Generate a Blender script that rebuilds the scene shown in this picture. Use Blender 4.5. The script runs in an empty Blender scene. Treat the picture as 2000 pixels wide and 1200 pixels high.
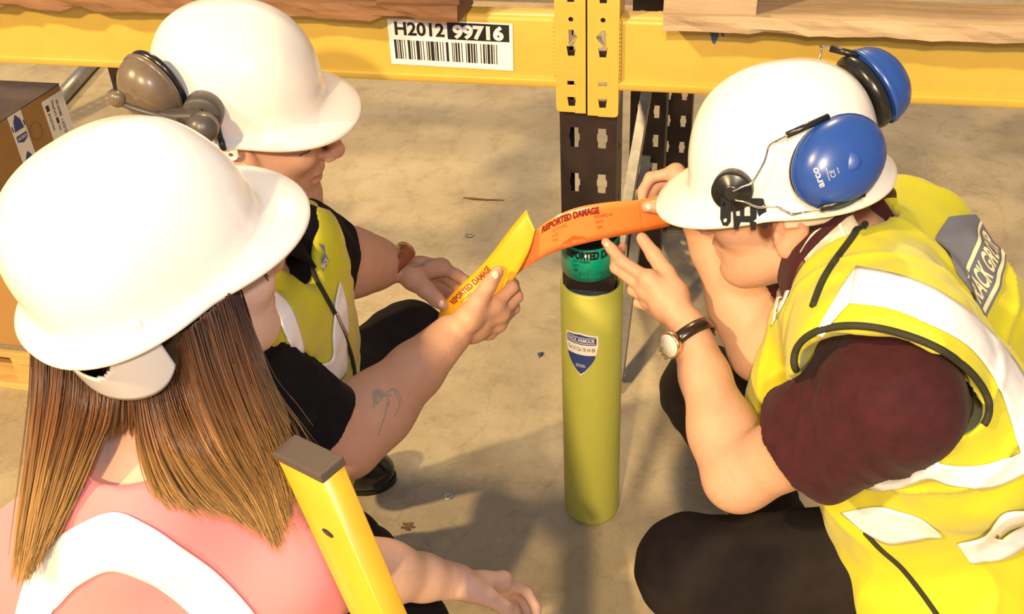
import bpy, bmesh, math, random
import numpy as np
from mathutils import Vector, Matrix
from mathutils.bvhtree import BVHTree
random.seed(7); rng = np.random.default_rng(7)
sc = bpy.context.scene
COL = sc.collection

# ------------------------------------------------------------------ camera, world, lamps, exposure
CAM = np.array([.2631, -1.5949, 1.6802]); YAW, PITCH, ROLL, FPX = -.2561, .5971, -.0537, 1947.
def cam_axes():
    f = np.array([math.sin(YAW)*math.cos(PITCH), math.cos(YAW)*math.cos(PITCH), -math.sin(PITCH)])
    r = np.array([math.cos(YAW), -math.sin(YAW), 0.]); u = np.cross(r, f)
    c, s = math.cos(ROLL), math.sin(ROLL)
    return c*r+s*u, -s*r+c*u, f
CR, CU, CF = cam_axes()
cd = bpy.data.cameras.new('camera'); cam = bpy.data.objects.new('camera', cd); COL.objects.link(cam)
cd.sensor_fit = 'HORIZONTAL'; cd.sensor_width = 36; cd.lens = 36*FPX/2000; cd.clip_start = .02; cd.clip_end = 60
cam.matrix_world = Matrix(((CR[0], CU[0], -CF[0], CAM[0]), (CR[1], CU[1], -CF[1], CAM[1]), (CR[2], CU[2], -CF[2], CAM[2]), (0, 0, 0, 1)))
sc.camera = cam
w = bpy.data.worlds.new('World'); sc.world = w; w.use_nodes = True
w.node_tree.nodes['Background'].inputs[0].default_value = (.92, .90, .96, 1)
w.node_tree.nodes['Background'].inputs[1].default_value = .27
def lamp(name, loc, power, col, radius, target=None, typ='POINT'):
    l = bpy.data.lights.new(name, typ); l.energy = power; l.color = col
    if typ == 'SPOT': l.shadow_soft_size = radius; l.spot_size = 1.6; l.spot_blend = .6
    else: l.shadow_soft_size = radius
    o = bpy.data.objects.new(name, l); COL.objects.link(o); o.location = loc
    if target is not None: o.rotation_euler = (Vector(target)-Vector(loc)).to_track_quat('-Z', 'Y').to_euler()
    return o
WARM = (1., .71, .34)
lamp('high_bay_lamp_front', (.1, -9.0, 6.3), 3400, WARM, .22)
lamp('high_bay_lamp_left', (-5.4, -6.2, 7.2), 3900, WARM, .22)
lamp('high_bay_lamp_rear', (-1.6, 6.2, 7.5), 1900, WARM, .25)
lamp('camera_flash', (.30, -1.62, 1.86), 28, (1., .94, .94), .05)
sc.view_settings.view_transform = 'Standard'; sc.view_settings.look = 'None'
sc.view_settings.gamma = 1; sc.view_settings.use_curve_mapping = False
sc.view_settings.exposure = .30

# ------------------------------------------------------------------ photo pixel -> place
def ray(px, py): return CF+CR*(px-1000)/FPX+CU*(600-py)/FPX
def W(px, py, d): return CAM+d*ray(px, py)
def FLO(px, py, z=0.):
    v = ray(px, py); return CAM+v*(z-CAM[2])/v[2]
def PY(px, py, y):
    v = ray(px, py); return CAM+v*(y-CAM[1])/v[1]
def PX_(px, py, x):
    v = ray(px, py); return CAM+v*(x-CAM[0])/v[0]
def nrm(v): v = np.asarray(v, float); return v/max(np.linalg.norm(v), 1e-12)
def V(*a): return np.array(a, float)

# ------------------------------------------------------------------ materials
MATS = {}
def nodes_of(m): return m.node_tree.nodes, m.node_tree.links
def mat(name, col, rough=.5, metal=0., spec=.5, var=0., vscale=30., bump=0., bscale=60., coat=0., trans=0., alpha=1., sheen=0., col2=None, stretch=None, sss=0., subrough=0.):
    if name in MATS: return MATS[name]
    m = bpy.data.materials.new(name); m.use_nodes = True; MATS[name] = m
    N, Lk = nodes_of(m); b = N['Principled BSDF']
    b.inputs['Base Color'].default_value = (*col, 1); b.inputs['Roughness'].default_value = rough
    b.inputs['Metallic'].default_value = metal; b.inputs['Specular IOR Level'].default_value = spec
    b.inputs['Coat Weight'].default_value = coat; b.inputs['Transmission Weight'].default_value = trans
    b.inputs['Alpha'].default_value = alpha; b.inputs['Sheen Weight'].default_value = sheen
    if sss:
        b.inputs['Subsurface Weight'].default_value = sss; b.inputs['Subsurface Radius'].default_value = (.012, .005, .003); b.inputs['Subsurface Scale'].default_value = .6
    tc = N.new('ShaderNodeTexCoord'); src = tc.outputs['Object']
    if stretch:
        mp = N.new('ShaderNodeMapping'); mp.inputs['Scale'].default_value = stretch
        Lk.new(src, mp.inputs[0]); src = mp.outputs[0]
    if var or col2:
        n = N.new('ShaderNodeTexNoise'); n.inputs['Scale'].default_value = vscale; n.inputs['Detail'].default_value = 6; n.inputs['Roughness'].default_value = .65
        Lk.new(src, n.inputs['Vector'])
        rp = N.new('ShaderNodeValToRGB'); rp.color_ramp.elements[0].position = .3; rp.color_ramp.elements[1].position = .7
        c2 = col2 if col2 else tuple(min(1, c*(1+var)) for c in col); c1 = col if col2 else tuple(c*(1-var) for c in col)
        rp.color_ramp.elements[0].color = (*c1, 1); rp.color_ramp.elements[1].color = (*c2, 1)
        Lk.new(n.outputs['Fac'], rp.inputs[0]); Lk.new(rp.outputs[0], b.inputs['Base Color'])
    if bump:
        n2 = N.new('ShaderNodeTexNoise'); n2.inputs['Scale'].default_value = bscale; n2.inputs['Detail'].default_value = 5
        Lk.new(src, n2.inputs['Vector']); bp = N.new('ShaderNodeBump'); bp.inputs['Strength'].default_value = bump; bp.inputs['Distance'].default_value = .004
        Lk.new(n2.outputs['Fac'], bp.inputs['Height']); Lk.new(bp.outputs[0], b.inputs['Normal'])
    return m
def tint_mat(name, base, rough=.5, var=.08, vscale=60, bump=.15, bscale=220, spec=.35, sss=0., sheen=0.):
    """base colour times the mesh's colour attribute 'tint' (real colour differences: lips, stubble, nails, hair tips)"""
    m = mat(name, base, rough, spec=spec, var=var, vscale=vscale, bump=bump, bscale=bscale, sss=sss, sheen=sheen)
    N, Lk = nodes_of(m); b = N['Principled BSDF']
    at = N.new('ShaderNodeAttribute'); at.attribute_name = 'tint'
    mx = N.new('ShaderNodeMix'); mx.data_type = 'RGBA'; mx.blend_type = 'MULTIPLY'; mx.inputs[0].default_value = 1
    src = b.inputs['Base Color'].links[0].from_socket if b.inputs['Base Color'].links else None
    if src: Lk.new(src, mx.inputs[6])
    else: mx.inputs[6].default_value = (*base, 1)
    Lk.new(at.outputs['Color'], mx.inputs[7]); Lk.new(mx.outputs[2], b.inputs['Base Color'])
    return m
M = {}
M['yellow_paint'] = mat('yellow_paint', (.56, .385, .07), .38, var=.07, vscale=9, bump=.03, bscale=300, coat=.1)
M['black_steel'] = mat('black_steel', (.026, .017, .017), .42, metal=.1, var=.3, vscale=25)
M['grey_steel'] = mat('grey_steel', (.33, .32, .30), .42, metal=.7, var=.2, vscale=40, stretch=(1, 1, .1))
M['zinc'] = mat('zinc', (.62, .60, .55), .3, metal=.9, var=.1)
M['chrome'] = mat('chrome', (.72, .70, .68), .16, metal=1.)
M['gold'] = mat('gold', (.75, .55, .30), .22, metal=1.)
M['guard'] = mat('guard_plastic', (.46, .47, .085), .42, var=.04, vscale=8, sss=.0)
M['foam'] = mat('blue_foam', (.035, .06, .11), .9, var=.4, vscale=180, bump=.6, bscale=300)
M['white'] = mat('white_print', (.86, .84, .84), .4)
M['black_print'] = mat('black_print', (.012, .012, .015), .45)
M['blue_print'] = mat('blue_print', (.03, .055, .25), .4)
M['green_tag'] = mat('green_tag', (.0, .38, .26), .3, coat=.2)
M['green_dark'] = mat('green_print_dark', (.03, .07, .04), .4)
M['orange_tag'] = mat('orange_tag', (.95, .25, .06), .24, coat=.25)
M['orange_print'] = mat('orange_print', (.22, .012, .01), .4)
M['orange_pale_print'] = mat('orange_pale_print', (.72, .12, .02), .4)
M['yellow_tag'] = mat('yellow_tag', (.88, .40, .012), .3, coat=.15)
M['wood_red'] = mat('wood_red', (.10, .042, .022), .8, col2=(.33, .17, .08), vscale=11, bump=.7, bscale=60, stretch=(.12, 1, 1))
M['wood_grey'] = mat('wood_grey', (.22, .14, .085), .85, col2=(.56, .43, .28), vscale=12, bump=.7, bscale=60, stretch=(.12, 1, 1))
M['wood_new'] = mat('wood_new', (.50, .30, .09), .75, col2=(.70, .48, .18), vscale=14, bump=.4, bscale=70, stretch=(.15, 1, 1))
M['carton'] = mat('carton', (.36, .20, .065), .8, var=.08, vscale=12, bump=.05)
M['carton_dark'] = mat('carton_dark', (.035, .045, .07), .55, col2=(.12, .07, .04), vscale=7)
M['grey_sheet'] = mat('grey_sheet', (.14, .13, .12), .9, col2=(.27, .22, .16), vscale=90)
M['hat'] = mat('hat_plastic', (.84, .80, .77), .2, spec=.45, var=.025, vscale=6, coat=.15)
M['hat_liner'] = mat('hat_liner', (.50, .49, .53), .35, coat=.2)
M['hat_band'] = mat('hat_band', (.66, .58, .44), .35, coat=.2)
M['muff_blue'] = mat('muff_blue', (.018, .065, .31), .3, var=.05, vscale=40, coat=.15)
M['muff_brown'] = mat('muff_brown', (.15, .11, .075), .3, var=.1, vscale=60, coat=.3)
M['black_plastic'] = mat('black_plastic', (.012, .012, .013), .3)
M['cushion'] = mat('cushion', (.012, .011, .01), .22, spec=.6)
M['dark_grey_plastic'] = mat('dark_grey_plastic', (.075, .065, .06), .35)
M['print_silver'] = mat('print_silver', (.40, .42, .50), .4)
M['vest'] = mat('hi_vis_yellow', (.56, .53, .012), .62, var=.05, vscale=10, bump=.12, bscale=500, sheen=.2)
M['pink'] = mat('hi_vis_pink', (.80, .225, .255), .65, var=.04, vscale=10, bump=.12, bscale=500, sheen=.2)
M['reflective'] = mat('reflective_tape', (.86, .86, .90), .34, metal=.0, spec=.6, bump=.25, bscale=40)
M['black_cloth'] = mat('black_cloth', (.0045, .0045, .007), .85, spec=.2, var=.3, vscale=60, bump=.15, bscale=600)
M['binding'] = mat('binding', (.022, .022, .010), .8, bump=.2, bscale=600)
M['maroon'] = mat('maroon_cloth', (.042, .0065, .0095), .82, spec=.25, var=.25, vscale=50, bump=.25, bscale=700, sheen=.05)
M['trouser'] = mat('trouser_cloth', (.013, .009, .009), .88, spec=.25, var=.25, vscale=25, bump=.15, bscale=500)
M['leather_black'] = mat('leather_black', (.008, .008, .008), .16, coat=.4)
M['leather_brown'] = mat('leather_brown', (.28, .075, .022), .4, var=.25, vscale=70, bump=.15)
M['leather_dark'] = mat('leather_dark', (.02, .012, .01), .28, coat=.2)
M['skin'] = tint_mat('skin', (.56, .32, .215), .5, var=.05, vscale=50, sss=.12)
M['skin_pale'] = tint_mat('skin_pale', (.64, .41, .32), .5, var=.04, vscale=50, sss=.12)
M['hair'] = tint_mat('hair_strands', (1., 1., 1.), .38, var=.0, bump=0, spec=.5)
M['hair_dark'] = mat('hair_dark', (.05, .028, .014), .6, var=.4, vscale=90)
M['tattoo'] = mat('tattoo_ink', (.33, .25, .20), .6)
M['logo_grey'] = mat('logo_grey', (.16, .17, .22), .6)
M['logo_cream'] = mat('logo_cream', (.86, .76, .50), .6)
M['level_yellow'] = mat('level_yellow', (.62, .36, .02), .35, var=.08, vscale=14, coat=.15)
M['level_cap'] = mat('level_cap', (.075, .055, .045), .7, bump=.2, bscale=300)
M['orange_steel'] = mat('orange_steel', (.55, .12, .02), .5, var=.2, vscale=10)
M['glass'] = mat('watch_glass', (.75, .75, .68), .08, spec=.8, coat=.5)
M['blue_smudge'] = mat('blue_smudge', (.05, .10, .16), .6)
M['nail'] = mat('nail', (.80, .52, .43), .3)

# floor: concrete, stains, fine cracks and scratches
fm = bpy.data.materials.new('concrete'); fm.use_nodes = True; N, Lk = nodes_of(fm); b = N['Principled BSDF']; b.inputs['Roughness'].default_value = .55
tc = N.new('ShaderNodeTexCoord')
def noise(scale, det=8, rough=.6, vec=None):
    n = N.new('ShaderNodeTexNoise'); n.inputs['Scale'].default_value = scale; n.inputs['Detail'].default_value = det; n.inputs['Roughness'].default_value = rough
    Lk.new(vec or tc.outputs['Object'], n.inputs['Vector']); return n
def ramp(fac, stops):
    r_ = N.new('ShaderNodeValToRGB'); e = r_.color_ramp.elements
    e[0].position, e[0].color = stops[0][0], (*stops[0][1], 1); e[1].position, e[1].color = stops[-1][0], (*stops[-1][1], 1)
    for p, c in stops[1:-1]:
        q = e.new(p); q.color = (*c, 1)
    Lk.new(fac, r_.inputs[0]); return r_
def mixc(a, b2, fac, mode='MULTIPLY'):
    x = N.new('ShaderNodeMix'); x.data_type = 'RGBA'; x.blend_type = mode
    if hasattr(fac, 'node'): Lk.new(fac, x.inputs[0])
    else: x.inputs[0].default_value = fac
    Lk.new(a, x.inputs[6]); Lk.new(b2, x.inputs[7]); return x.outputs[2]
c1 = ramp(noise(2.2, 10, .62).outputs['Fac'], [(.3, (.33, .265, .17)), (.5, (.43, .355, .24)), (.72, (.52, .445, .32))])
c2 = ramp(noise(11, 10, .7).outputs['Fac'], [(.28, (.62, .60, .56)), (.5, (1, 1, 1)), (.75, (1.0, 1.0, 1.0))])
c3 = ramp(noise(90, 4, .7).outputs['Fac'], [(.3, (.82, .82, .82)), (.6, (1, 1, 1)), (.8, (1, 1, 1))])
cc = mixc(c1.outputs[0], c2.outputs[0], .75); cc = mixc(cc, c3.outputs[0], .6)
vo = N.new('ShaderNodeTexVoronoi'); vo.feature = 'DISTANCE_TO_EDGE'; vo.inputs['Scale'].default_value = 1.1
nw = noise(3.5, 6); vm = N.new('ShaderNodeVectorMath'); vm.operation = 'ADD'
vs = N.new('ShaderNodeVectorMath'); vs.operation = 'SCALE'; vs.inputs[3].default_value = .45; Lk.new(nw.outputs['Color'], vs.inputs[0])
Lk.new(tc.outputs['Object'], vm.inputs[0]); Lk.new(vs.outputs[0], vm.inputs[1]); Lk.new(vm.outputs[0], vo.inputs['Vector'])
ck = ramp(vo.outputs['Distance'], [(.0, (.45, .42, .38)), (.006, (1, 1, 1)), (1., (1, 1, 1))])
cc = mixc(cc, ck.outputs[0], .28)
wv = N.new('ShaderNodeTexWave'); wv.inputs['Scale'].default_value = 1.7; wv.inputs['Distortion'].default_value = 16; wv.inputs['Detail'].default_value = 3; wv.inputs['Detail Scale'].default_value = .6
Lk.new(tc.outputs['Object'], wv.inputs['Vector'])
sw = ramp(wv.outputs['Fac'], [(.0, (.92, .90, .87)), (.04, (1, 1, 1)), (1., (1, 1, 1))])
cc = mixc(cc, sw.outputs[0], .6)
Lk.new(cc, b.inputs['Base Color'])
nb = noise(40, 8, .7); bp = N.new('ShaderNodeBump'); bp.inputs['Strength'].default_value = .25; bp.inputs['Distance'].default_value = .004
Lk.new(nb.outputs['Fac'], bp.inputs['Height']); Lk.new(bp.outputs[0], b.inputs['Normal'])
rr = ramp(noise(6).outputs['Fac'], [(.3, (.42, .42, .42)), (.7, (.7, .7, .7))]); Lk.new(rr.outputs[0], b.inputs['Roughness'])
M['concrete'] = fm

# ------------------------------------------------------------------ mesh helpers
def link(name, me, m, parent=None):
    o = bpy.data.objects.new(name, me); COL.objects.link(o)
    if m is not None and len(me.materials) == 0: me.materials.append(m)
    if parent is not None: o.parent = parent
    return o
def tag(o, label=None, cat=None, group=None, kind=None):
    if label: o['label'] = label
    if cat: o['category'] = cat
    if group: o['group'] = group
    if kind: o['kind'] = kind
    return o
def empty(name, loc, label, cat, group=None):
    o = bpy.data.objects.new(name, None); COL.objects.link(o); o.location = tuple(loc); o.empty_display_size = .05
    bpy.context.view_layer.update()
    return tag(o, label, cat, group)
def put(o, parent):
    """parent keeping world place (things are empties with only a translation)"""
    o.parent = parent
    o.matrix_parent_inverse = Matrix.Translation(-parent.location) if parent.type == 'EMPTY' else Matrix.Identity(4)
    return o
def mesh(name, v, f, m, parent=None, smooth=True, keep=True):
    me = bpy.data.meshes.new(name)
    if isinstance(f, np.ndarray) and f.ndim == 2:
        n, k = f.shape
        me.vertices.add(len(v)); me.vertices.foreach_set('co', np.asarray(v, np.float32).ravel())
        me.loops.add(n*k); me.loops.foreach_set('vertex_index', f.astype(np.int32).ravel())
        me.polygons.add(n); me.polygons.foreach_set('loop_start', np.arange(0, n*k, k, dtype=np.int32))
        me.update(calc_edges=True); me.validate()
    else:
        me.from_pydata([tuple(map(float, p)) for p in v], [], [tuple(map(int, q)) for q in f]); me.update()
    if smooth: me.polygons.foreach_set('use_smooth', [True]*len(me.polygons))
    o = link(name, me, m)
    if parent is not None: put(o, parent)
    return o
def bm_mesh(name, bm, m, parent=None, smooth=False):
    me = bpy.data.meshes.new(name); bmesh.ops.recalc_face_normals(bm, faces=bm.faces); bm.to_mesh(me); bm.free()
    if smooth: me.polygons.foreach_set('use_smooth', [True]*len(me.polygons))
    o = link(name, me, m)
    if parent is not None: put(o, parent)
    return o
def box_bm(bm, c, s, rot=None, bev=0., seg=2, jit=0.):
    r_ = bmesh.ops.create_cube(bm, size=1); vs_ = r_['verts']
    for v in vs_:
        v.co = Vector((v.co.x*s[0]+random.uniform(-jit, jit), v.co.y*s[1]+random.uniform(-jit, jit), v.co.z*s[2]+random.uniform(-jit, jit)))
    if bev:
        es = list({e for v in vs_ for e in v.link_edges})
        rb = bmesh.ops.bevel(bm, geom=es, offset=bev, segments=seg, affect='EDGES', profile=.5)
        vs_ = list({v for f in rb['faces'] for v in f.verts} | {v for v in vs_ if v.is_valid})
    R = Matrix(rot).to_3x3() if rot is not None else Matrix.Identity(3)
    for v in vs_: v.co = R @ v.co+Vector(c)
    return vs_
def box(name, c, s, m, parent=None, rot=None, bev=.002, jit=0., seg=2):
    bm = bmesh.new(); box_bm(bm, c, s, rot, bev, seg, jit); return bm_mesh(name, bm, m, parent)
def frame(x, z):
    """3x3 columns: x axis, y = z cross x, z"""
    x = nrm(x); z = nrm(np.asarray(z)-x*np.dot(z, x)); y = np.cross(z, x)
    return np.stack([x, y, z], 1)
def tube_vf(pts, rad, n=10, cap=True, flat=None):
    pts = np.asarray(pts, float); k = len(pts)
    rad = np.full(k, rad) if np.isscalar(rad) else np.asarray(rad)
    T = np.gradient(pts, axis=0); T /= np.linalg.norm(T, axis=1)[:, None]+1e-12
    ref = V(0, 0, 1) if abs(T[0][2]) < .9 else V(1, 0, 0)
    u = nrm(np.cross(T[0], ref)); v = []; 
    for i in range(k):
        u = nrm(u-T[i]*np.dot(u, T[i])); w_ = np.cross(T[i], u)
        for j in range(n):
            a = 2*math.pi*j/n; v.append(pts[i]+rad[i]*(math.cos(a)*u+math.sin(a)*w_))
    f = [(i*n+j, i*n+(j+1) % n, (i+1)*n+(j+1) % n, (i+1)*n+j) for i in range(k-1) for j in range(n)]
    if cap: f += [tuple(range(n-1, -1, -1)), tuple(range((k-1)*n, k*n))]
    return v, f
def tube(name, pts, rad, m, parent=None, n=10): 
    v, f = tube_vf(pts, rad, n); return mesh(name, v, f, m, parent)
def join_vf(parts):
    v, f = [], []
    for a, b_ in parts:
        o = len(v); v += list(a); f += [tuple(i+o for i in q) for q in b_]
    return v, f
def spline(P, n):
    P = np.asarray(P, float); k = len(P)
    Q = np.vstack([2*P[0]-P[1], P, 2*P[-1]-P[-2]]); out = []
    for t in np.linspace(0, k-1, n):
        i = min(int(t), k-2); s = t-i; a, b_, c, d = Q[i], Q[i+1], Q[i+2], Q[i+3]
        out.append(.5*((2*b_)+(-a+c)*s+(2*a-5*b_+4*c-d)*s*s+(-a+3*b_-3*c+d)*s**3))
    return np.array(out)
def lathe_vf(prof, axis_o, R, n=32, cap=True, sx=1., sy=1.):
    """prof: list of (radius, height); R columns x,y,z with z the axis"""
    v, f = [], []
    for r_, h in prof:
        for j in range(n):
            a = 2*math.pi*j/n; v.append(np.asarray(axis_o)+R @ V(r_*sx*math.cos(a), r_*sy*math.sin(a), h))
    k = len(prof)
    f = [(i*n+j, i*n+(j+1) % n, (i+1)*n+(j+1) % n, (i+1)*n+j) for i in range(k-1) for j in range(n)]
    if cap: f += [tuple(range(n-1, -1, -1)), tuple(range((k-1)*n, k*n))]
    return v, f
def lathe(name, prof, o_, R, m, parent=None, n=32, sx=1., sy=1., cap=True, smooth=True):
    v, f = lathe_vf(prof, o_, R, n, cap, sx, sy); ob = mesh(name, v, f, m, parent, smooth=smooth)
    return ob
def curve_mesh(polys, thick):
    """flat plate (local xy, extruded both ways by thick/2 in z) from an outer loop and hole loops"""
    cu = bpy.data.curves.new('tmp', 'CURVE'); cu.dimensions = '2D'; cu.fill_mode = 'BOTH'; cu.extrude = thick/2
    for p in polys:
        s = cu.splines.new('POLY'); s.points.add(len(p)-1); s.use_cyclic_u = True
        for q, (x, y) in zip(s.points, p): q.co = (x, y, 0, 1)
    o = bpy.data.objects.new('tmp', cu); me = bpy.data.meshes.new_from_object(o)
    bpy.data.objects.remove(o); bpy.data.curves.remove(cu); return me
def rect(cx, cy, w_, h): return [(cx-w_/2, cy-h/2), (cx+w_/2, cy-h/2), (cx+w_/2, cy+h/2), (cx-w_/2, cy+h/2)]
def circ(cx, cy, r_, n=14): return [(cx+r_*math.cos(2*math.pi*i/n), cy+r_*math.sin(2*math.pi*i/n)) for i in range(n)]
def plate(name, polys, thick, m, parent, fn):
    me = curve_mesh(polys, thick)
    for v in me.vertices: v.co = Vector(tuple(fn(v.co.x, v.co.y, v.co.z)))
    me.update(); me.materials.clear(); o = link(name, me, m)
    bm = bmesh.new(); bm.from_mesh(me); bmesh.ops.remove_doubles(bm, verts=bm.verts, dist=1e-6); bmesh.ops.recalc_face_normals(bm, faces=bm.faces); bm.to_mesh(me); bm.free()
    if parent is not None: put(o, parent)
    return o
TXT = {}
def text_vf(s, bold=.0, sub=0, width=None, shear=0.):
    """returns verts (n,2) normalised: x 0..1 of the string width, y 0..1 of cap height"""
    key = (s, bold, sub, shear)
    if key in TXT: return TXT[key]
    cu = bpy.data.curves.new('tmp', 'FONT'); cu.body = s; cu.size = 1; cu.offset = bold; cu.resolution_u = 3; cu.shear = shear
    o = bpy.data.objects.new('tmp', cu); me = bpy.data.meshes.new_from_object(o)
    if sub:
        bm = bmesh.new(); bm.from_mesh(me); bmesh.ops.triangulate(bm, faces=bm.faces)
        for _ in range(sub):
            es = [e for e in bm.edges if e.calc_length() > .12]
            if es: bmesh.ops.subdivide_edges(bm, edges=es, cuts=1); bmesh.ops.triangulate(bm, faces=bm.faces)
        bm.to_mesh(me); bm.free()
    v = np.array([[p.co.x, p.co.y] for p in me.vertices]); f = [tuple(p.vertices) for p in me.polygons]
    bpy.data.objects.remove(o); bpy.data.curves.remove(cu); bpy.data.meshes.remove(me)
    if len(v):
        v[:, 0] = (v[:, 0]-v[:, 0].min())/max(1e-6, (v[:, 0].max()-v[:, 0].min())); v[:, 1] /= .70
    TXT[key] = (v, f); return v, f
def text(name, s, fn, m, parent, bold=.02, sub=0, shear=0.):
    """fn maps (x 0..1, y 0..1) to a place"""
    v, f = text_vf(s, bold, sub, shear=shear)
    return mesh(name, [fn(x, y) for x, y in v], f, m, parent, smooth=False)
def bil(p00, p10, p01, p11):
    p00, p10, p01, p11 = map(lambda p: np.asarray(p, float), (p00, p10, p01, p11))
    return lambda x, y: (1-x)*(1-y)*p00+x*(1-y)*p10+(1-x)*y*p01+x*y*p11

# ------------------------------------------------------------------ distance fields -> one continuous skin (surface nets)
class SDF:
    def __init__(s, lo, hi, h):
        s.lo = np.asarray(lo, float); s.h = h; s.n = np.ceil((np.asarray(hi)-s.lo)/h).astype(int)+1
        s.v = np.full(s.n, .2, np.float32)
        s.ax = [(s.lo[i]+h*np.arange(s.n[i])).astype(np.float32) for i in range(3)]
    def win(s, lo, hi):
        a = np.clip(np.floor((np.asarray(lo)-s.lo)/s.h).astype(int), 0, s.n); b_ = np.clip(np.ceil((np.asarray(hi)-s.lo)/s.h).astype(int)+1, 0, s.n)
        sl = tuple(slice(a[i], b_[i]) for i in range(3))
        return sl, s.ax[0][sl[0]][:, None, None], s.ax[1][sl[1]][None, :, None], s.ax[2][sl[2]][None, None, :]
    def put(s, sl, d, k, op):
        o = s.v[sl]
        if o.size == 0: return
        if op == 'add':
            if k > 0:
                h = np.maximum(k-np.abs(o-d), 0)/k; s.v[sl] = np.minimum(o, d)-h*h*k*.25
            else: s.v[sl] = np.minimum(o, d)
        else:
            d = -d
            if k > 0:
                h = np.maximum(k-np.abs(o-d), 0)/k; s.v[sl] = np.maximum(o, d)+h*h*k*.25
            else: s.v[sl] = np.maximum(o, d)
    def cone(s, a, b_, ra, rb, k=.01, flat=None, op='add', pad=.02, inf=0.):
        a = np.asarray(a, float); b_ = np.asarray(b_, float); ra += inf; rb += inf; e = k+pad
        sl, X, Y, Z = s.win(np.minimum(a-ra, b_-rb)-e, np.maximum(a+ra, b_+rb)+e)
        if flat is not None:
            n_, fs = flat; n_ = nrm(n_); q = (1/fs-1)
            t = (X-a[0])*n_[0]+(Y-a[1])*n_[1]+(Z-a[2])*n_[2]; t = t*q
            X, Y, Z = X+t*n_[0], Y+t*n_[1], Z+t*n_[2]; ab = b_-a; ab = ab+n_*np.dot(ab, n_)*q
        else: ab = b_-a
        px, py, pz = X-a[0], Y-a[1], Z-a[2]; L2 = max(1e-9, float(ab@ab))
        h = np.clip((px*ab[0]+py*ab[1]+pz*ab[2])/L2, 0, 1)
        d = np.sqrt((px-h*ab[0])**2+(py-h*ab[1])**2+(pz-h*ab[2])**2)-(ra+(rb-ra)*h)
        if flat is not None: d = d*max(.6, fs)
        s.put(sl, d.astype(np.float32), k, op)
    def ell(s, c, R, r_, k=.01, op='add', pad=.02, inf=0.):
        c = np.asarray(c, float); R = np.asarray(R, float); r_ = np.asarray(r_, float)+inf; e = r_.max()+k+pad
        sl, X, Y, Z = s.win(c-e, c+e); px, py, pz = X-c[0], Y-c[1], Z-c[2]
        q = [(px*R[0, i]+py*R[1, i]+pz*R[2, i]) for i in range(3)]
        k0 = np.sqrt(sum((q[i]/r_[i])**2 for i in range(3))); k1 = np.sqrt(sum((q[i]/r_[i]**2)**2 for i in range(3)))+1e-9
        s.put(sl, (k0*(k0-1)/k1).astype(np.float32), k, op)
    def plane(s, p, n_, k=0.):
        """cut away what lies on the side n points to"""
        n_ = nrm(n_); d = (s.ax[0]-p[0])[:, None, None]*n_[0]+(s.ax[1]-p[1])[None, :, None]*n_[1]+(s.ax[2]-p[2])[None, None, :]*n_[2]
        s.v = np.maximum(s.v, d.astype(np.float32))
    def do(s, prims, inf=0., pad=None):
        for p in prims:
            p = dict(p); t = p.pop('t'); p['inf'] = inf*p.pop('is_', 1.)+p.get('inf', 0)
            if pad: p['pad'] = pad
            getattr(s, t)(**p)
    def net(s, iso=0., smooth=1):
        v = s.v-iso; S = v < 0
        S8 = S.astype(np.uint8); c = np.zeros(tuple(np.array(S.shape)-1), np.uint8)
        for dx in (0, 1):
            for dy in (0, 1):
                for dz in (0, 1): c += S8[dx:S.shape[0]-1+dx, dy:S.shape[1]-1+dy, dz:S.shape[2]-1+dz]
        act = (c > 0) & (c < 8); idx = np.argwhere(act); N_ = len(idx)
        mp = np.full(act.shape, -1, np.int32); mp[act] = np.arange(N_)
        cs = np.array([[a, b_, d] for a in (0, 1) for b_ in (0, 1) for d in (0, 1)])
        val = np.stack([v[idx[:, 0]+q[0], idx[:, 1]+q[1], idx[:, 2]+q[2]] for q in cs], 1)
        acc = np.zeros((N_, 3)); cnt = np.zeros(N_)
        for i in range(8):
            for j in range(i+1, 8):
                if np.abs(cs[i]-cs[j]).sum() != 1: continue
                a, b_ = val[:, i], val[:, j]; m_ = (a < 0) != (b_ < 0); t = np.where(m_, a/np.where(m_, a-b_, 1), 0)
                acc += np.where(m_[:, None], cs[i]+t[:, None]*(cs[j]-cs[i]), 0); cnt += m_
        P = s.lo+s.h*(idx+acc/np.maximum(cnt, 1)[:, None])
        faces = []
        for ax in range(3):
            sa = [slice(None)]*3; sb = [slice(None)]*3; sa[ax] = slice(0, -1); sb[ax] = slice(1, None)
            A, B_ = S[tuple(sa)], S[tuple(sb)]; E = np.argwhere(A != B_)
            o1, o2 = [(1, 2), (2, 0), (0, 1)][ax]
            ok = (E[:, o1] > 0) & (E[:, o2] > 0) & (E[:, o1] < S.shape[o1]-1) & (E[:, o2] < S.shape[o2]-1); E = E[ok]
            fl = A[E[:, 0], E[:, 1], E[:, 2]]
            def g(a, b_):
                Q = E.copy(); Q[:, o1] -= a; Q[:, o2] -= b_; return mp[Q[:, 0], Q[:, 1], Q[:, 2]]
            q = np.stack([g(0, 0), g(1, 0), g(1, 1), g(0, 1)], 1); q[~fl] = q[~fl][:, ::-1]; faces.append(q)
        Fq = np.vstack(faces); Fq = Fq[(Fq >= 0).all(1)]
        for _ in range(smooth):
            s_ = np.zeros_like(P); n_ = np.zeros(len(P))
            for a, b_ in ((0, 1), (1, 2), (2, 3), (3, 0)):
                np.add.at(s_, Fq[:, a], P[Fq[:, b_]]); np.add.at(n_, Fq[:, a], 1)
            P = .5*P+.5*s_/np.maximum(n_, 1)[:, None]
        return P, Fq
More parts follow.
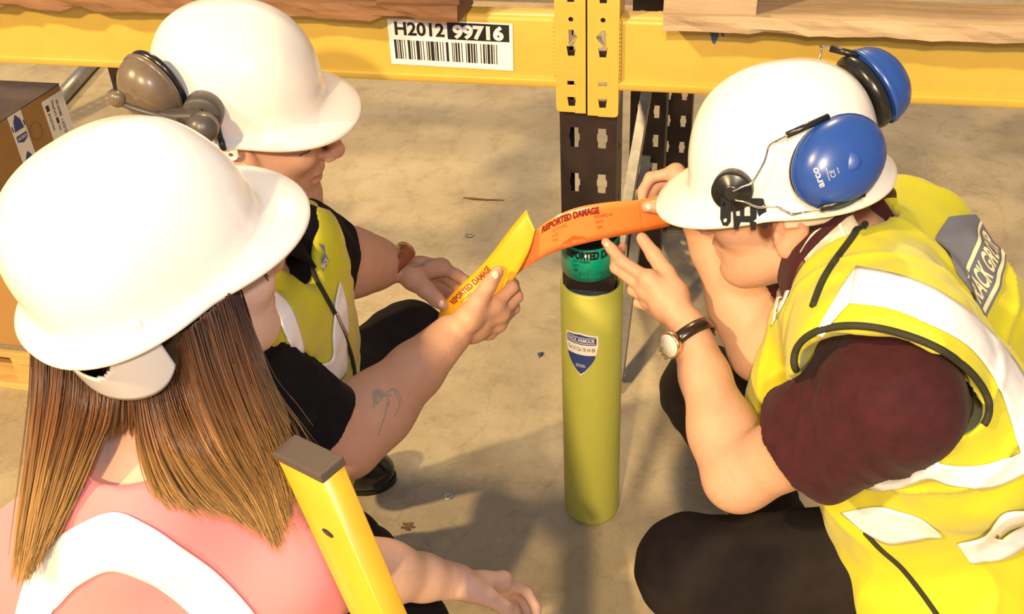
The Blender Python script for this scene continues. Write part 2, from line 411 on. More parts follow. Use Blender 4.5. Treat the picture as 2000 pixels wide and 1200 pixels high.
def normals(P, Fq):
    n_ = np.cross(P[Fq[:, 2]]-P[Fq[:, 0]], P[Fq[:, 3]]-P[Fq[:, 1]]); o = np.zeros_like(P)
    for a in range(4): np.add.at(o, Fq[:, a], n_)
    return o/(np.linalg.norm(o, axis=1)[:, None]+1e-12)
def wav(P, scale, seed, n=10):
    r_ = np.random.default_rng(seed); o = np.zeros(len(P))
    for _ in range(n):
        d = r_.normal(size=3); d /= np.linalg.norm(d); o += np.sin(P@d*scale*r_.uniform(.6, 1.6)+r_.uniform(0, 6.28))
    return o/math.sqrt(n)
def prim_bounds(pr, pad):
    lo, hi = [], []
    for p in pr:
        if p['t'] == 'cone':
            r_ = max(p['ra'], p['rb'])+p.get('inf', 0)
            for q in (p['a'], p['b_']): lo.append(np.asarray(q)-r_); hi.append(np.asarray(q)+r_)
        else: r_ = max(p['r_']); lo.append(np.asarray(p['c'])-r_); hi.append(np.asarray(p['c'])+r_)
    return np.min(lo, 0)-pad, np.max(hi, 0)+pad
def cone(a, b_, ra, rb, k=.02, flat=None, **kw): return dict(t='cone', a=a, b_=b_, ra=ra, rb=rb, k=k, flat=flat, **kw)
def ell(c, R, r_, k=.015, **kw): return dict(t='ell', c=c, R=R, r_=r_, k=k, **kw)
def flesh(name, prims, h, m, parent=None, inf=0., cuts=(), subs=(), smooth=2, wrinkle=None, bound=None, pad=.03):
    lo, hi = prim_bounds(prims if bound is None else bound, inf+.02)
    F_ = SDF(lo, hi, h); F_.do(prims, inf, pad)
    for q in subs: F_.do([q], 0, pad)
    for p, n_ in cuts: F_.plane(p, n_)
    P, Q = F_.net(0, smooth)
    if wrinkle is not None: P = P+normals(P, Q)*wrinkle(P)[:, None]
    o = mesh(name, P, Q, m, parent)
    return o, P, Q
def bvh_of(*pq):
    v, f = [], []; o = 0
    for P, Q in pq:
        v += [tuple(p) for p in P]; f += [tuple(int(i)+o for i in q) for q in Q]; o = len(v)
    return BVHTree.FromPolygons(v, f)
def snap(bv, px, py, off=.002, dmin=.4, dmax=3.):
    """the place on a surface seen at a photo pixel; past the outline the nearest place of the surface"""
    d = nrm(ray(px, py)); h, n_, _, _ = bv.ray_cast(Vector(CAM), Vector(d))
    if h is not None:
        if n_.dot(Vector(d)) > 0: n_ = -n_
        return np.array(h)+off*np.array(n_), np.array(n_)
    best = None
    for t in np.linspace(dmin, dmax, 90):
        q = CAM+d*t; h, n_, i, ds = bv.find_nearest(Vector(q))
        if h is not None and (best is None or ds < best[0]): best = (ds, np.array(h), np.array(n_))
    return best[1]+off*best[2], best[2]
def resample(P, n):
    P = np.asarray(P, float); L = np.r_[0, np.cumsum(np.linalg.norm(np.diff(P, axis=0), axis=1))]; t = np.linspace(0, L[-1], n)
    return np.stack([np.interp(t, L, P[:, i]) for i in range(P.shape[1])], 1)
def strip(name, e1, e2, bv, m, parent, off=.003, nu=60, nv=9, thick=.002, curved=True, raw=False):
    """cloth strip lying on a surface between two edge lines"""
    A_ = spline(e1, nu) if curved else resample(e1, nu); B_ = spline(e2, nu) if curved else resample(e2, nu)
    v, nn = [], []
    for i in range(nu):
        for j in range(nv):
            q = A_[i]+(B_[i]-A_[i])*j/(nv-1); p, n_ = snap(bv, q[0], q[1], off); v.append(p); nn.append(n_)
    f = [(i*nv+j, i*nv+j+1, (i+1)*nv+j+1, (i+1)*nv+j) for i in range(nu-1) for j in range(nv-1)]
    v = np.array(v); nn = np.array(nn)
    # drop cells that jump in depth
    f = [q for q in f if max(np.linalg.norm(v[q[a]]-v[q[(a+1) % 4]]) for a in range(4)) < .05]
    o = mesh(name, v, f, m, parent)
    md = o.modifiers.new('thick', 'SOLIDIFY'); md.thickness = thick; md.offset = 0
    return o
def decal_poly(name, poly, bv, m, parent, off=.003, cell=6):
    """a flat print with a polygon outline, laid on a surface"""
    P = np.array(poly, float); me = curve_mesh([[(x, y) for x, y in P]], 0)
    bm = bmesh.new(); bm.from_mesh(me); bmesh.ops.remove_doubles(bm, verts=bm.verts, dist=1e-5); bmesh.ops.triangulate(bm, faces=bm.faces)
    for _ in range(5):
        es = [e for e in bm.edges if e.calc_length() > cell]
        if not es: break
        bmesh.ops.subdivide_edges(bm, edges=es, cuts=1); bmesh.ops.triangulate(bm, faces=bm.faces)
    v = [snap(bv, q.co.x, q.co.y, off)[0] for q in bm.verts]; bm.verts.index_update()
    f = [tuple(x.index for x in q.verts) for q in bm.faces]; bm.free(); bpy.data.meshes.remove(me)
    return mesh(name, v, f, m, parent)
def cord(name, pts, bv, rad, m, parent, off=.002, n=40, sides=8):
    P = spline(pts, n); return tube(name, spline([snap(bv, x, y, off)[0] for x, y in P], n*2), rad, m, parent, sides)

# ================================================================== the setting
bm = bmesh.new(); bmesh.ops.create_grid(bm, x_segments=8, y_segments=8, size=9)
fl = bm_mesh('floor', bm, M['concrete']); fl.location = (0, 1.5, 0); tag(fl, kind='structure')

# ------------------------------------------------------------------ rack frame: front upright, rear upright, braces
def upright(name, label, x0, y0, y1, zs, z1, parent=None, slots=True, lip=.012, pitch=.0885, ph=.936, front=-1):
    root = empty(name, (x0, (y0+y1)/2, 0), label, 'rack post', None)
    yf = y0
    holes = []
    z = ph
    k0 = int((ph-zs-.04)/pitch); zc = [ph-pitch*i for i in range(-20, k0+1)]
    for z in zc:
        if z < zs+.03 or z > z1-.03: continue
        for sx in (-1, 1):
            cx = sx*.0245; a = .0072; t = .019
            holes.append([(cx-a, z-t), (cx+a, z-t), (cx+a, z-.008), (cx+a+.0025, z-.004), (cx+a+.0025, z+.006), (cx+a, z+.010), (cx+a, z+t), (cx-a, z+t), (cx-a, z+.010), (cx-a-.0018, z+.006), (cx-a-.0018, z-.004), (cx-a, z-.008)])
    plate('front_plate', [rect(0, (zs+z1)/2, .1, z1-zs)]+holes, .0025, M['black_steel'], root, lambda x, y, z_: (x0+x, yf+z_, y))
    for sx in (-1, 1):
        sh = []
        for z in np.arange(zs+.1, z1, .1): sh.append(circ((y0+y1)/2, z, .007, 10))
        plate('side_plate', [rect((y0+y1)/2+.001, (zs+z1)/2, y1-y0, z1-zs)]+sh, .0025, M['black_steel'], root, lambda x, y, z_, sx=sx: (x0+sx*.0487+z_, x, y))
        box('rear_lip', (x0+sx*(.05-lip/2), y1, (zs+z1)/2), (lip, .0025, z1-zs), M['black_steel'], root, bev=0)
    box('foot_plate', (x0, (y0+y1)/2+(.02 if y0 == 0 else 0), .003), (.098 if y0 == 0 else .15, y1-y0+(-.02 if y0 == 0 else .04), .006), M['grey_steel'], root, bev=.001)
    for sx in ((-1, 1) if y0 else ()): lathe('anchor_bolt', [(.009, 0), (.009, .007), (.005, .007), (.005, .016)], (x0+sx*.064, (y0+y1)/2, .006), np.eye(3), M['zinc'], root, 8, smooth=False)
    return root
upright('upright_post', 'black slotted rack post standing in the yellow column guard', 0, 0, .075, .006, 1.95)
upright('upright_post', 'black slotted rear rack post joined to the diagonal braces', 0, 1.03, 1.105, .006, 1.95, ph=.90)
upright('upright_post', 'black slotted post of the neighbouring rack behind the rear post', .055, 1.33, 1.40, .006, 1.95, ph=.92)
upright('upright_post', 'distant black rack post seen beneath the left yellow beam', -2.52, 2.22, 2.29, .006, 1.95)
def cchan(name, a, b_, label):
    a, b_ = np.array(a), np.array(b_); R = frame(b_-a, (1, 0, 0)); L_ = np.linalg.norm(b_-a)
    root = empty(name, (a if a[2] < b_[2] else b_), label, 'brace'); w_ = .034
    for nm, off, s in (('web', (L_/2, 0, .012), (L_, w_, .002)), ('flange', (L_/2, w_/2, 0), (L_, .002, .026)), ('flange', (L_/2, -w_/2, 0), (L_, .002, .026))):
        box(nm, a+R@np.array(off), s, M['grey_steel'], root, rot=Matrix(R.tolist()), bev=.0006)
    for t in (.02, L_-.02): lathe('bolt', [(.008, 0), (.008, .006)], a+R@V(t, 0, .013), R, M['zinc'], root, 6, smooth=False)
cchan('diagonal_brace', (0.0, 1.027, .649), (0.0, .079, .290), 'upper grey steel diagonal brace between front and rear rack posts')
cchan('diagonal_brace', (0.0, 1.027, .402), (0.0, .48, .016), 'lower grey steel diagonal brace reaching down to the concrete floor')

# ------------------------------------------------------------------ beams with their end connectors
def beam(label, side, x0, x1, sign=False):
    root = empty('pallet_beam', ((x0+x1)/2, .02, 1.029), label, 'rack beam')
    # box section with rounded top edges and a stepped lower lip (profile in y,z)
    prof = [(-.006, 1.0290), (.046, 1.0290), (.046, 1.144)]
    for a in np.linspace(0, math.pi/2, 6): prof.append((.040+.006*math.cos(a), 1.1435+.006*math.sin(a)))
    for a in np.linspace(math.pi/2, math.pi, 6): prof.append((.008+.010*math.cos(a), 1.1395+.010*math.sin(a)))
    prof += [(-.002, 1.0465), (-.004, 1.0450), (-.008, 1.0442), (-.011, 1.0410), (-.011, 1.0330), (-.009, 1.0300)]
    n = len(prof); v = []; f = []
    xs = np.linspace(x0, x1, 12)
    for x in xs: v += [(x, y, z) for y, z in prof]
    for i in range(len(xs)-1): f += [(i*n+j, i*n+(j+1) % n, (i+1)*n+(j+1) % n, (i+1)*n+j) for j in range(n)]
    f += [tuple(range(n)), tuple(range((len(xs)-1)*n, len(xs)*n))]
    o = mesh('beam_section', v, f, M['yellow_paint'], root, smooth=False)
    for p in o.data.polygons: p.use_smooth = len(p.vertices) == 4
    o.data.polygons.foreach_set('use_smooth', [len(p.vertices) == 4 for p in o.data.polygons])
    md = o.modifiers.new('edges', 'EDGE_SPLIT'); md.split_angle = math.radians(35)
    # connector: front plate with slots, side flange
    cx = side*.0275; wv = .0505
    xa, xb = (-.0535, -.0022) if side < 0 else (.0008, .0535)
    z0, z1 = .988, 1.30; r_ = .007
    def corner(x, y, sx, sy, n_=5):
        return [(x-sx*r_+sx*r_*math.sin(t), y+r_-r_*math.cos(t)) if sx > 0 else (x+r_-r_*math.cos(t), y+r_-r_*math.sin(t)) for t in np.linspace(0, math.pi/2, n_)]
    if side < 0: outer = [(xa, z1)]+[(xa+r_-r_*math.cos(t), z0+r_-r_*math.sin(t)) for t in np.linspace(0, math.pi/2, 5)]+[(xa+.032, z0), (xa+.033, z0-.0015), (xb, z0-.0015), (xb, z1)]
    else: outer = [(xa, z1), (xa, z0-.0045), (xa+.018, z0-.0045), (xa+.019, z0-.006)]+[(xb-r_+r_*math.sin(t), z0-.006+r_-r_*math.cos(t)) for t in np.linspace(0, math.pi/2, 5)]+[(xb, z1)]
    hx = -.0265 if side < 0 else .0265; H = []
    for zt in (1.0965, 1.0075, 1.1865, 1.275):
        dz = -.001 if side > 0 else 0
        H.append([(hx-.0055, zt-.009+dz), (hx+.0055, zt-.009+dz), (hx+.0078, zt+.008+dz), (hx-.0078, zt+.008+dz)])
    H.append(circ(hx, 1.1495, .0042)); H.append(rect(hx, 1.0405, .0145, .0075))
    s_ = 1 if side < 0 else -1
    H.append([(hx-.004*s_, 1.1325), (hx+.0035*s_, 1.1325), (hx+.0105*s_, 1.122), (hx+.0105*s_, 1.119), (hx+.0035*s_, 1.1095), (hx-.004*s_, 1.1095)])
    plate('connector_plate', [outer]+H, .004, M['yellow_paint'], root, lambda x, y, z: (x, -.010+z, y))
    # return flange along the outer edge
    xo = xa if side < 0 else xb
    fl_ = [(-.011, z0+.004), (.02, z0+.03), (.045, z0+.07), (.045, z1), (-.011, z1)]
    plate('connector_flange', [fl_, circ(.012, z0+.038, .004)], .004, M['yellow_paint'], root, lambda x, y, z: (xo+z-(.002*np.sign(xo)), x, y))
    # locking clip of bright steel
    vv = [(hx-.003*s_, 1.1315), (hx+.0015*s_, 1.1335), (hx+.002*s_, 1.124), (hx+.009*s_, 1.121), (hx+.003*s_, 1.112), (hx+.001*s_, 1.106), (hx-.003*s_, 1.107)]
    plate('locking_clip', [vv], .004, M['zinc'], root, lambda x, y, z: (x, -.0145+z+.4*(abs(x-hx)), y))
    # weld bead
    wp = [(xo+side*.001, -.006+.002*math.sin(z*900), z) for z in np.linspace(1.035, 1.15, 60)]
    tube('weld_bead', wp, [.0022+.0006*math.sin(i*1.9) for i in range(60)], M['yellow_paint'], root, 6)
    return root
bl = beam('left yellow steel beam carrying the white barcode label', -1, -2.6, -.0535)
br = beam('right yellow steel beam with a blue paint smudge', 1, .0535, 2.4)
# stamped number on the left connector
text('stamped_number', '09', lambda x, y: V(-.0335+.013*x, -.01235, 1.0635+.0085*y), M['yellow_paint'], bl, bold=.0)
# location label with barcode
yl = -.0035
lab = plate('label_sheet', [[(-.348, 1.0585), (-.1285, 1.0545), (-.1265, 1.1365), (-.347, 1.1395)]], .0008, M['white'], bl, lambda x, y, z: (x, yl+z, y))
LB = bil((-.348, yl-.0008, 1.0585), (-.1285, yl-.0008, 1.0545), (-.347, yl-.0008, 1.1395), (-.1265, yl-.0008, 1.1365))
text('label_digits', 'H2012', lambda x, y: LB(.055+.405*x, .66+.27*y), M['black_print'], bl, bold=.03)
plate('label_panel', [rect(.728, .79, .49, .36)], .0004, M['black_print'], bl, lambda x, y, z: LB(x, y)+V(0, z, 0))
text('label_digits', '99716', lambda x, y: LB(.525+.405*x, .655+.26*y)+V(0, -.0006, 0), M['white'], bl, bold=.05)
bars = '3111 2112 1331 1212 4112 1311 2141 1122 1213 3411 1121 2214 1131 2121 1412 2111 3121 1211'.replace(' ', '')
x = .04; unit = .84/sum(int(c) for c in bars)
for i, c in enumerate(bars):
    wd = int(c)*unit
    if i % 2 == 0: plate('barcode_bar', [rect(x+wd/2, .335, wd, .42)], .0004, M['black_print'], bl, lambda a, b_, z: LB(a, b_)+V(0, z, 0))
    x += wd
sm = [(1392, 55), (1399, 53), (1405, 60), (1402, 75), (1396, 87), (1391, 84), (1388, 70), (1386, 58)]
plate('paint_smudge', [[(PY(a, b_, -.0035)[0], PY(a, b_, -.0035)[2]) for a, b_ in sm]], .0003, M['blue_smudge'], br, lambda x, y, z: (x, -.0030+z, y))
plate('paint_smudge', [[(PY(a, b_, -.0035)[0], PY(a, b_, -.0035)[2]) for a, b_ in [(1407, 58), (1411, 57), (1414, 72), (1410, 71)]]], .0003, M['blue_smudge'], br, lambda x, y, z: (x, -.0030+z, y))

# ------------------------------------------------------------------ column guard with shield sticker, foam inside
GY = .022; GR, GRI, GH = .0616, .0525, .6255
cg = empty('column_guard', (0.003, GY, 0), 'yellow-green plastic column guard with a blue shield sticker', 'column guard')
gx = .003
def cyl_pt(a, r_, z): return V(gx+r_*math.sin(a), GY-r_*math.cos(a), z)
# C-shaped tube, open towards the rear, rounded bottom and rim
half = math.radians(140); na = 72; prof = [(GRI, .012), (GRI, GH-.003), (GRI+.003, GH), (GR-.003, GH), (GR, GH-.004), (GR, .020), (GR-.003, .008), (GR-.010, .001), (GRI+.002, .003)]
v = []; f = []; n = len(prof)
for i in range(na+1):
    a = -half+2*half*i/na
    v += [cyl_pt(a, r_, z) for r_, z in prof]
for i in range(na): f += [(i*n+j, i*n+(j+1) % n, (i+1)*n+(j+1) % n, (i+1)*n+j) for j in range(n)]
f += [tuple(range(n)), tuple(range(na*n, (na+1)*n))[::-1]]
o = mesh('guard_shell', v, f, M['guard'], cg); o.modifiers.new('e', 'EDGE_SPLIT').split_angle = math.radians(60)
v = []; f = []; pf = [(.035, .02), (.035, GH-.008), (GRI-.0005, GH-.008), (GRI-.0005, .02)]
for i in range(41):
    a = -2.2+4.4*i/40; rr_ = []
    for r_, z in pf:
        if r_ < .04:   # inner face follows the post's square front
            px_ = gx+.052*math.sin(a)/max(abs(math.sin(a)), abs(math.cos(a))); py_ = GY-.052*math.cos(a)/max(abs(math.sin(a)), abs(math.cos(a)))
            q = V(px_, max(py_, -.0025-.001), z); d2 = math.hypot(q[0]-gx, q[1]-GY)
            if d2 > GRI-.002: q = cyl_pt(a, GRI-.002, z)
            v.append(q)
        else: v.append(cyl_pt(a, r_, z))
for i in range(40): f += [(i*4+j, i*4+(j+1) % 4, (i+1)*4+(j+1) % 4, (i+1)*4+j) for j in range(4)]
mesh('foam_liner', v, f, M['foam'], cg, smooth=False)
def cyl_fn(zc, sc_, r_): return lambda x, y: cyl_pt((x*sc_-.0125)/GR, r_, zc+y*sc_*1.08)
sh = [(-.5, .62), (-.25, .66), (0, .70), (.25, .66), (.5, .62), (.50, .3), (.44, .02), (.32, -.28), (.16, -.52), (0, -.70), (-.16, -.52), (-.32, -.28), (-.44, .02), (-.5, .3)]
def dens(P, n): return [tuple(q) for q in resample(P+[P[0]], n)[:-1]]
def cyl_decal(name, poly, m, parent, fn, cuts=6):
    me = curve_mesh([poly], 0); bm = bmesh.new(); bm.from_mesh(me); bmesh.ops.remove_doubles(bm, verts=bm.verts, dist=1e-5); bmesh.ops.triangulate(bm, faces=bm.faces)
    for _ in range(cuts):
        es = [e for e in bm.edges if abs(e.verts[0].co.x-e.verts[1].co.x) > .08]
        if not es: break
        bmesh.ops.subdivide_edges(bm, edges=es, cuts=1); bmesh.ops.triangulate(bm, faces=bm.faces)
    bm.verts.index_update(); vv = [fn(q.co.x, q.co.y) for q in bm.verts]; ff = [tuple(t.index for t in q.verts) for q in bm.faces]; bm.free()
    return mesh(name, vv, ff, m, parent)
S0 = .070; ZC = .487
st = cyl_decal('shield_sticker', dens(sh, 60), M['white'], cg, cyl_fn(ZC, S0, GR+.0007))
c2_ = lambda k: cyl_fn(ZC, S0, GR+.0007+.0004*k)
cyl_decal('sticker_print', dens([(-.45, .33), (.45, .33), (.45, .58), (.2, .615), (0, .65), (-.2, .615), (-.45, .58)], 40), M['blue_print'], st, c2_(1))
cyl_decal('sticker_print', dens([(-.435, -.0), (.435, -.0), (.395, -.13), (.30, -.30), (.14, -.515), (0, -.645), (-.14, -.515), (-.30, -.30), (-.395, -.13)], 44), M['blue_print'], st, c2_(1))
for yy in (.375, .555): cyl_decal('sticker_print', rect(0, yy-.0, .84, .02) if yy < .5 else rect(0, yy, .84, .018), M['white'], st, c2_(2))
text('sticker_text', 'RACK ARMOUR', lambda x, y: c2_(2)(-.40+.80*x, .415+.11*y), M['white'], st, bold=.02, sub=1)
text('sticker_text', 'Tel: 01226 78 44 88', lambda x, y: c2_(1)(-.41+.82*x, .12+.12*y), M['black_print'], st, bold=.0, sub=1)
text('sticker_text', 'Pat Number', lambda x, y: c2_(2)(-.14+.28*x, -.34+.035*y), M['white'], st, bold=.02)
text('sticker_text', 'GB2413279', lambda x, y: c2_(2)(-.14+.28*x, -.40+.035*y), M['white'], st, bold=.02)

# ------------------------------------------------------------------ green tag wrapped round the post above the guard
GT_Z0, GT_Z1 = .668, .737
def gt_path(s):
    """s along the strip (metres), bowed in front of the post"""
    a = s/.056; return V(.001+.0545*math.sin(a), -.006-.046*(math.cos(a)-math.cos(1.25))/(1-math.cos(1.25)) if abs(a) < 1.25 else -.006+.05*(abs(a)-1.25), 0)
gt = empty('damage_tag', (0, -.05, GT_Z0), 'green REPORTED DAMAGE strip wrapped round the black post', 'tag strip')
ss = np.linspace(-.15, .15, 61); v = []; f = []
ss = np.linspace(-.115, .115, 61)
for s in ss:
    p = gt_path(s)
    for z in (GT_Z0, GT_Z1): v.append(p+V(0, 0, z))
f = [(2*i, 2*i+2, 2*i+3, 2*i+1) for i in range(60)]
o = mesh('strip', v, f, M['green_tag'], gt); md = o.modifiers.new('t', 'SOLIDIFY'); md.thickness = .0012; md.offset = 0
def gt_fn(s, t, k=1):
    p = gt_path(s); q = gt_path(s+.001); n_ = nrm(V(-(p-q)[1], (p-q)[0], 0)); n_ = n_ if n_[1] < 0 else -n_
    return p+V(0, 0, GT_Z0+t*(GT_Z1-GT_Z0))+n_*(.0012+.0004*k)
text('tag_text', 'REPORTED DAMAGE', lambda x, y: gt_fn(-.040+.128*x, .715+.22*y), M['black_print'], gt, bold=.06, sub=2)
for i, t in enumerate(('SLOT NUMBER', 'DATE', 'TIME')):
    text('tag_text', t, lambda x, y: gt_fn(-.022+(.033, .012, .010)[i]*x, .60-.145*i+.075*y), M['black_print'], gt, bold=.01, sub=1)
plate('tag_logo', [[(-.009, .10), (.034, .10), (.034, .27), (.0125, .37), (-.009, .27)]], .0002, M['green_dark'], gt, lambda x, y, z: gt_fn(x, y, 1))
text('tag_text', 'RACK TRAINING', lambda x, y: gt_fn(-.007+.039*x, .135+.09*y, 2.5), M['green_tag'], gt, bold=.02, sub=1)

# ------------------------------------------------------------------ pallets
def rough_board(name, c, s, m, parent, amp=.004, seed=0, chip=.008):
    bm = bmesh.new(); bmesh.ops.create_cube(bm, size=1); L_ = max(s); ax = list(s).index(L_); r_ = np.random.default_rng(seed)
    es = [e for e in bm.edges if abs((e.verts[0].co-e.verts[1].co)[ax]) > .5]; bmesh.ops.subdivide_edges(bm, edges=es, cuts=int(min(56, L_/.022)), use_grid_fill=True)
    es = [e for e in bm.edges if abs((e.verts[0].co-e.verts[1].co)[2]) > .5]; bmesh.ops.subdivide_edges(bm, edges=es, cuts=2, use_grid_fill=True)
    ph = r_.uniform(0, 6, 8)
    for v in bm.verts:
        x = v.co[ax]*L_; q = Vector((v.co.x*s[0], v.co.y*s[1], v.co.z*s[2]))
        w_ = math.sin(x*23+ph[0])+.6*math.sin(x*61+ph[1])+.4*math.sin(x*137+ph[2])
        low = v.co.z < -.4; fr = v.co.y < -.4
        q.y += amp*.5*(math.sin(x*31+ph[3]+v.co.z*4)+r_.normal(0, .35))*(1 if abs(v.co.y) > .4 else 0)
        q.z += amp*.35*w_*(1. if low else .5)
        if low and fr and math.sin(x*17+ph[4])+math.sin(x*43+ph[5]) > .9: q.z += chip*r_.uniform(.3, 1); q.y += chip*.6
        v.co = q+Vector(c)
    return bm_mesh(name, bm, m, parent)
def pallet(name, label, x0, x1, y0, y1, z0, m, cat='pallet', nb=7, jit=.002, rough=False, xs_blocks=None, th=.021, hb=.078, wb=.10):
    """bottom boards along x, nine blocks, cross boards, deck boards along x"""
    root = empty(name, ((x0+x1)/2, (y0+y1)/2, z0), label, cat)
    Lx, Ly = x1-x0, y1-y0
    for y in (y0+wb/2, (y0+y1)/2, y1-wb/2):
        if rough: rough_board('bottom_board', ((x0+x1)/2, y, z0+th/2+.003), (Lx, wb, th), m, root, seed=int(abs(x0*100)))
        else: box('bottom_board', ((x0+x1)/2, y, z0+th/2), (Lx, wb, th), m, root, bev=.002, jit=jit)
    for x in (x0+.07, (x0+x1)/2, x1-.07):
        for y in (y0+wb/2, (y0+y1)/2, y1-wb/2): box('block', (x, y+.004, z0+th+hb/2), (.14, wb-.015, hb), m, root, bev=.002, jit=jit)
        box('cross_board', (x, (y0+y1)/2, z0+th+hb+th/2), (.12, Ly, th), m, root, bev=.002, jit=jit)
    for i in range(nb):
        y = y0+wb/2+(Ly-wb)*i/(nb-1); box('deck_board', ((x0+x1)/2, y, z0+2*th+hb+th/2), (Lx, .10, th), m, root, bev=.002, jit=jit)
    return root
pallet('wooden_pallet', 'reddish weathered wooden pallet resting on the left yellow beam', -1.42, -.205, -.056, .915, 1.1498, M['wood_red'], th=.026, rough=True)
pallet('wooden_pallet', 'greyed splintered wooden pallet resting on the right yellow beam', .128, 1.33, -.066, .915, 1.1498, M['wood_grey'], th=.026, rough=True)
pallet('wooden_pallet', 'pale wooden pallet on the floor under the cardboard carton', -2.68, -1.482, .18, .98, 0., M['wood_new'], th=.02, hb=.07)
# rear beams that carry the two upper pallets
for lb, xa, xb in (('rear left yellow beam under the far side of the reddish pallet', -2.6, -.055), ('rear right yellow beam under the far side of the greyed pallet', .055, 2.4)):
    rb = empty('rear_beam', ((xa+xb)/2, 1.08, 1.03), lb, 'rack beam')
    box('beam_section', ((xa+xb)/2, .885, 1.0895), (xb-xa, .05, .12), M['yellow_paint'], rb, bev=.005)
    box('end_connector', (xa if xa > 0 else xb, .95, 1.0895), (.006, .17, .22), M['yellow_paint'], rb, bev=.001)

# carton, grey sheet
sheet = box('felt_sheet', (-2.08, .58, .1402), (1.18, .78, .018), M['grey_sheet'], bev=.004); tag(sheet, 'grey speckled felt sheet between pallet and carton', 'sheet')
CX, CY0, CY1, CZ0, CZ1 = -1.5, .185, .565, .152, .742
ct = empty('cardboard_carton', (-1.8, .375, CZ0), 'brown cardboard carton with white label and blue printed tape', 'carton')
box('carton_body', (CX-.30, .375, (CZ0+CZ1)/2), (.60, CY1-CY0, CZ1-CZ0), M['carton'], ct, bev=.003)
box('carton_flap', (CX-.30, .375, CZ1+.0015), (.60, CY1-CY0+.002, .003), M['carton_dark'], ct, bev=.001)
def cf(y, z, k=1): return V(CX+.0006*k, y, z)
tp = plate('printed_tape', [rect(.372, (CZ0+CZ1)/2+.02, .052, CZ1-CZ0-.04)], .0006, M['white'], ct, lambda x, y, z: cf(x, y)+V(z, 0, 0))
for i in range(6):
    zc = .715-.098*i; q = .372
    plate('tape_print', [[(q-.018, zc-.016), (q+.018, zc-.016), (q+.013, zc+.008), (q, zc+.024), (q-.013, zc+.008)][::1]], .0004, M['blue_print'], tp, lambda x, y, z: cf(x, y, 2)+V(z, 0, 0))
    plate('tape_print', [[(q-.020, zc-.042), (q, zc-.050), (q+.020, zc-.042), (q+.020, zc-.028), (q-.020, zc-.028)]], .0004, M['blue_print'], tp, lambda x, y, z: cf(x, y, 2)+V(z, 0, 0))
    for sg in (-1, 1): plate('tape_print', [rect(q+sg*.023, zc-.006, .004, .014)], .0004, M['blue_print'], tp, lambda x, y, z: cf(x, y, 2)+V(z, 0, 0))
    text('tape_text', 'RACK ARMOUR', lambda x, y: cf(q-.017+.034*x, zc-.040+.008*y, 3), M['white'], tp)
ls = plate('carton_label', [[(.478, .597), (.566, .597), (.566, .727), (.478, .727)]], .0006, M['white'], ct, lambda x, y, z: cf(x, y)+V(z, 0, 0))
def lt(y_c, z_a, z_b, h): return lambda x, y: cf(y_c+h*y, z_a+(z_b-z_a)*x, 2.5)      # writing that runs downwards
text('label_text', '90-60/80', lt(.528, .712, .667, .010), M['black_print'], ls, bold=.01)
text('label_text', 'Naylors', lt(.511, .716, .675, .010), M['black_print'], ls, bold=.01)
text('label_text', 'mm', lt(.511, .650, .634, .009), M['black_print'], ls, bold=.01)
plate('label_text', [rect(.515, .662, .009, .016)], .0004, M['black_print'], ls, lambda x, y, z: cf(x, y, 2)+V(z, 0, 0))
text('label_text', '140MM', lt(.526, .658, .614, .013), M['black_print'], ls, bold=-.01)
plate('label_text', [rect(.492, .704, .012, .016)], .0004, M['black_print'], ls, lambda x, y, z: cf(x, y, 2)+V(z, 0, 0))
text('label_text', 'pcs/ctn', lt(.488, .690, .644, .010), M['black_print'], ls, bold=.01)
tube('round_stamp', [cf(.425+.022*math.cos(a), .672+.024*math.sin(a), 1) for a in np.linspace(0, 6.3, 40)], .0006, M['wood_red'], ct, 5)
box('hand_hole', (-1.60, .1843, .36), (.09, .002, .012), M['black_print'], ct, bev=.0)
# grey pipe on the floor and far orange beam
gp = tube('steel_pipe', [(-2.70, 1.93, .032), (-2.87, 2.60, .032)], .032, M['grey_steel'], n=16); tag(gp, 'grey steel pipe lying on the floor behind the carton', 'pipe')
ob = empty('orange_beam', (-1., 3.75, 0), 'orange steel beam far behind on the floor', 'rack beam')
box('beam_section', (-1., 3.75, .10), (3.6, .05, .11), M['orange_steel'], ob, bev=.004)
box('support_foot', (-1.1, 3.76, .0225), (.16, .10, .045), M['black_steel'], ob, bev=.002); box('support_foot', (.5, 3.76, .0225), (.16, .10, .045), M['black_steel'], ob, bev=.002); box('support_foot', (-2.6, 3.76, .0225), (.16, .10, .045), M['black_steel'], ob, bev=.002)
# litter on the floor
p = FLO(876, 971); wsh = lathe('steel_washer', [(.005, 0.), (.011, 0.), (.011, .003), (.005, .003), (.005, 0.)], p, np.eye(3), M['zinc'], n=20, cap=False); tag(wsh, 'small round steel washer on the concrete near the guard', 'washer')
p = FLO(917, 460); w2 = lathe('steel_washer', [(.007, 0.), (.015, 0.), (.015, .003), (.007, .003), (.007, 0.)], p, np.eye(3), M['grey_steel'], n=20, cap=False); tag(w2, 'dull washer on bare floor beyond the watch wearing hand', 'washer')
tw = tube('wood_splinter', [FLO(905, 386, .002), FLO(925, 388, .004), FLO(950, 390, .003), FLO(985, 391, .002)], [.002, .004, .003, .001], M['wood_red'], n=6); tag(tw, 'thin dark wood splinter on the floor behind the post', 'splinter')
lf = empty('dry_leaf', FLO(795, 1030), 'small crumpled brown leaf scrap lying on the floor', 'leaf')
for i in range(5):
    c = FLO(795, 1030, .003); a = i*1.26; d = V(math.cos(a), math.sin(a), .2)*.016
    mesh('leaf_piece', [c, c+d*.6+V(-d[1], d[0], .003)*.3, c+d, c+d*.6-V(-d[1], d[0], -.003)*.3], [(0, 1, 2, 3)], M['wood_red'], lf)
